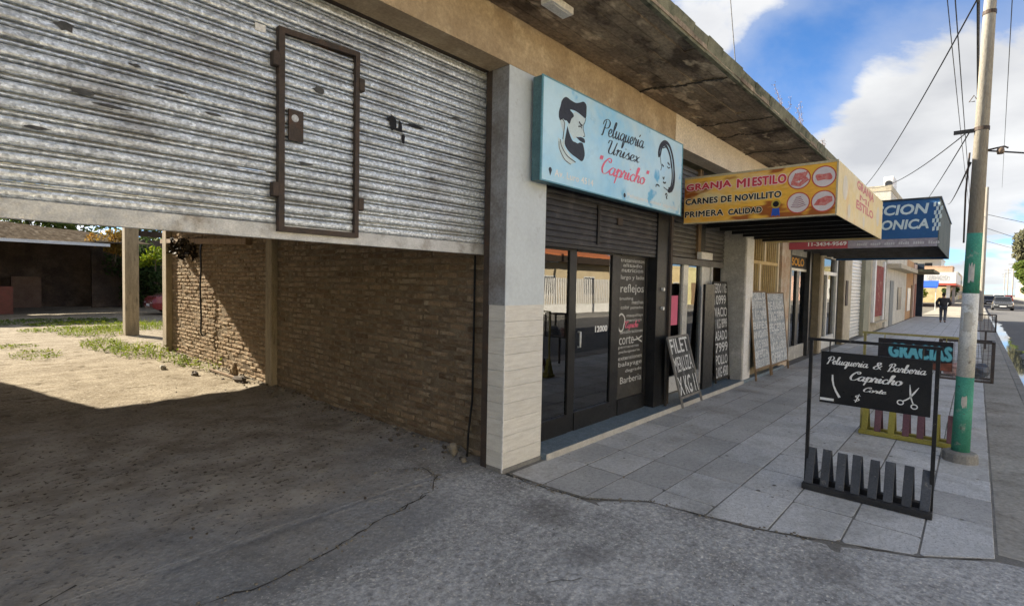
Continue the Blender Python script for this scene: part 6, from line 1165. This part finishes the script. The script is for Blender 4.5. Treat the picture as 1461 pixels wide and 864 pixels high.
def wire(name, a_, b2, sag, r_, label, grp='overhead cables', n=28):
    a_ = Vector(a_); b2 = Vector(b2); mb = MB(); mb.tube([a_.lerp(b2, t / n) - Vector((0, 0, sag * 4 * (t / n) * (1 - t / n))) for t in range(n + 1)], r_, 5)
    return solo(name, mb, WIRE, label, 'cable', grp)
wire('cable', (-12, .44, 6.55), (42, .44, 6.55), .25, .009, 'thin cable running along the street just left of the pole')
wire('cable', (-12, .52, 6.6), (42, .50, 6.5), .45, .007, 'second thin cable close beside the one left of the pole')
wire('cable', (-12, .17, 6.3), (42, .16, 6.4), .15, .022, 'thick black cable bundle running along the street right beside the pole')
wire('cable', (10, -.20, 5.75), (42, -.85, 7.9), .1, .006, 'thin wire rising along the street on the right of the pole')
wire('cable', (6.95, .11, 4.62), (29.4, 4.82, 6.2), .55, .008, 'long sagging cable crossing the sky from the pole to the shop roofs')
wire('cable', (6.93, .12, 3.32), (22, 3.4, 5.6), .40, .006, 'drooping cable from the pole bracket towards the yellow sign')
wire('cable', (6.93, .12, 3.30), (38, 2.95, 6.2), .2, .006, 'cable from the pole bracket to the pale house')
wire('cable', (6.95, .10, 3.0), (40, 1.5, 6.9), .15, .010, 'dark cable dropping from the pole towards the blue sign')
wire('cable', (6.95, -.02, 3.1), (30, -9.9, 6.4), .25, .009, 'cable with an insulator leaving the pole to the right')
wire('cable', (42, -.2, 6.4), (60, -9.8, 5.6), .2, .015, 'cable crossing the street beyond the pole, the nearer one')
wire('cable', (42, -.2, 5.6), (75, -9.8, 5.0), .3, .015, 'lower cable crossing the street beyond the pole')
wire('cable', (78, -.2, 7.6), (110, -9.8, 7.0), .3, .02, 'faint far cable crossing the street low in the sky')
wire('cable', (42, .2, 7.4), (150, -.2, 7.6), .5, .02, 'far cable running on along the kerb line of poles')
wire('cable', (7.8, 2.65, 4.15), (8.6, 3.16, 6.55), .02, .007, 'thin steep wire rising from the canopy edge into the sky')
# ---- dry weeds growing on the canopy edge
def sprig(base, h, label, seed):
    r_ = random.Random(seed); t = thing('dry_weed', label, 'plant', base, 'dry weeds growing on the canopy edge'); b_ = Vector(base); mb = MB(); lf = MB()
    for k in range(4):
        d = Vector((r_.uniform(-.35, .5), r_.uniform(-.3, .3), 1)).normalized(); hh = h * r_.uniform(.55, 1); pts = [b_ + d * hh * i / 6 + Vector((.03 * i * r_.uniform(-.3, .5), 0, 0)) for i in range(7)]; mb.tube(pts, .003, 4)
        for q in pts[2:]:
            for _ in range(3): leaves(lf, q, (.035, .035, .035), 2, .016, r_)
    mb.build('stem', WOOD, t); lf.build('seed_head', mat('dull purple seed heads', (.19, .16, .17), (.14, .12, .12), scale=8, bump=0), t)
sprig((8.35, 2.20, 4.14), .62, 'taller dry weed on the canopy edge, left of the other two', 1)
sprig((9.2, 2.15, 4.14), .52, 'dry weed in the middle of the canopy edge', 2)
sprig((10.6, 2.15, 4.14), .30, 'shortest dry weed near the yellow sign end of the canopy', 3)
print('objects', len(bpy.data.objects))
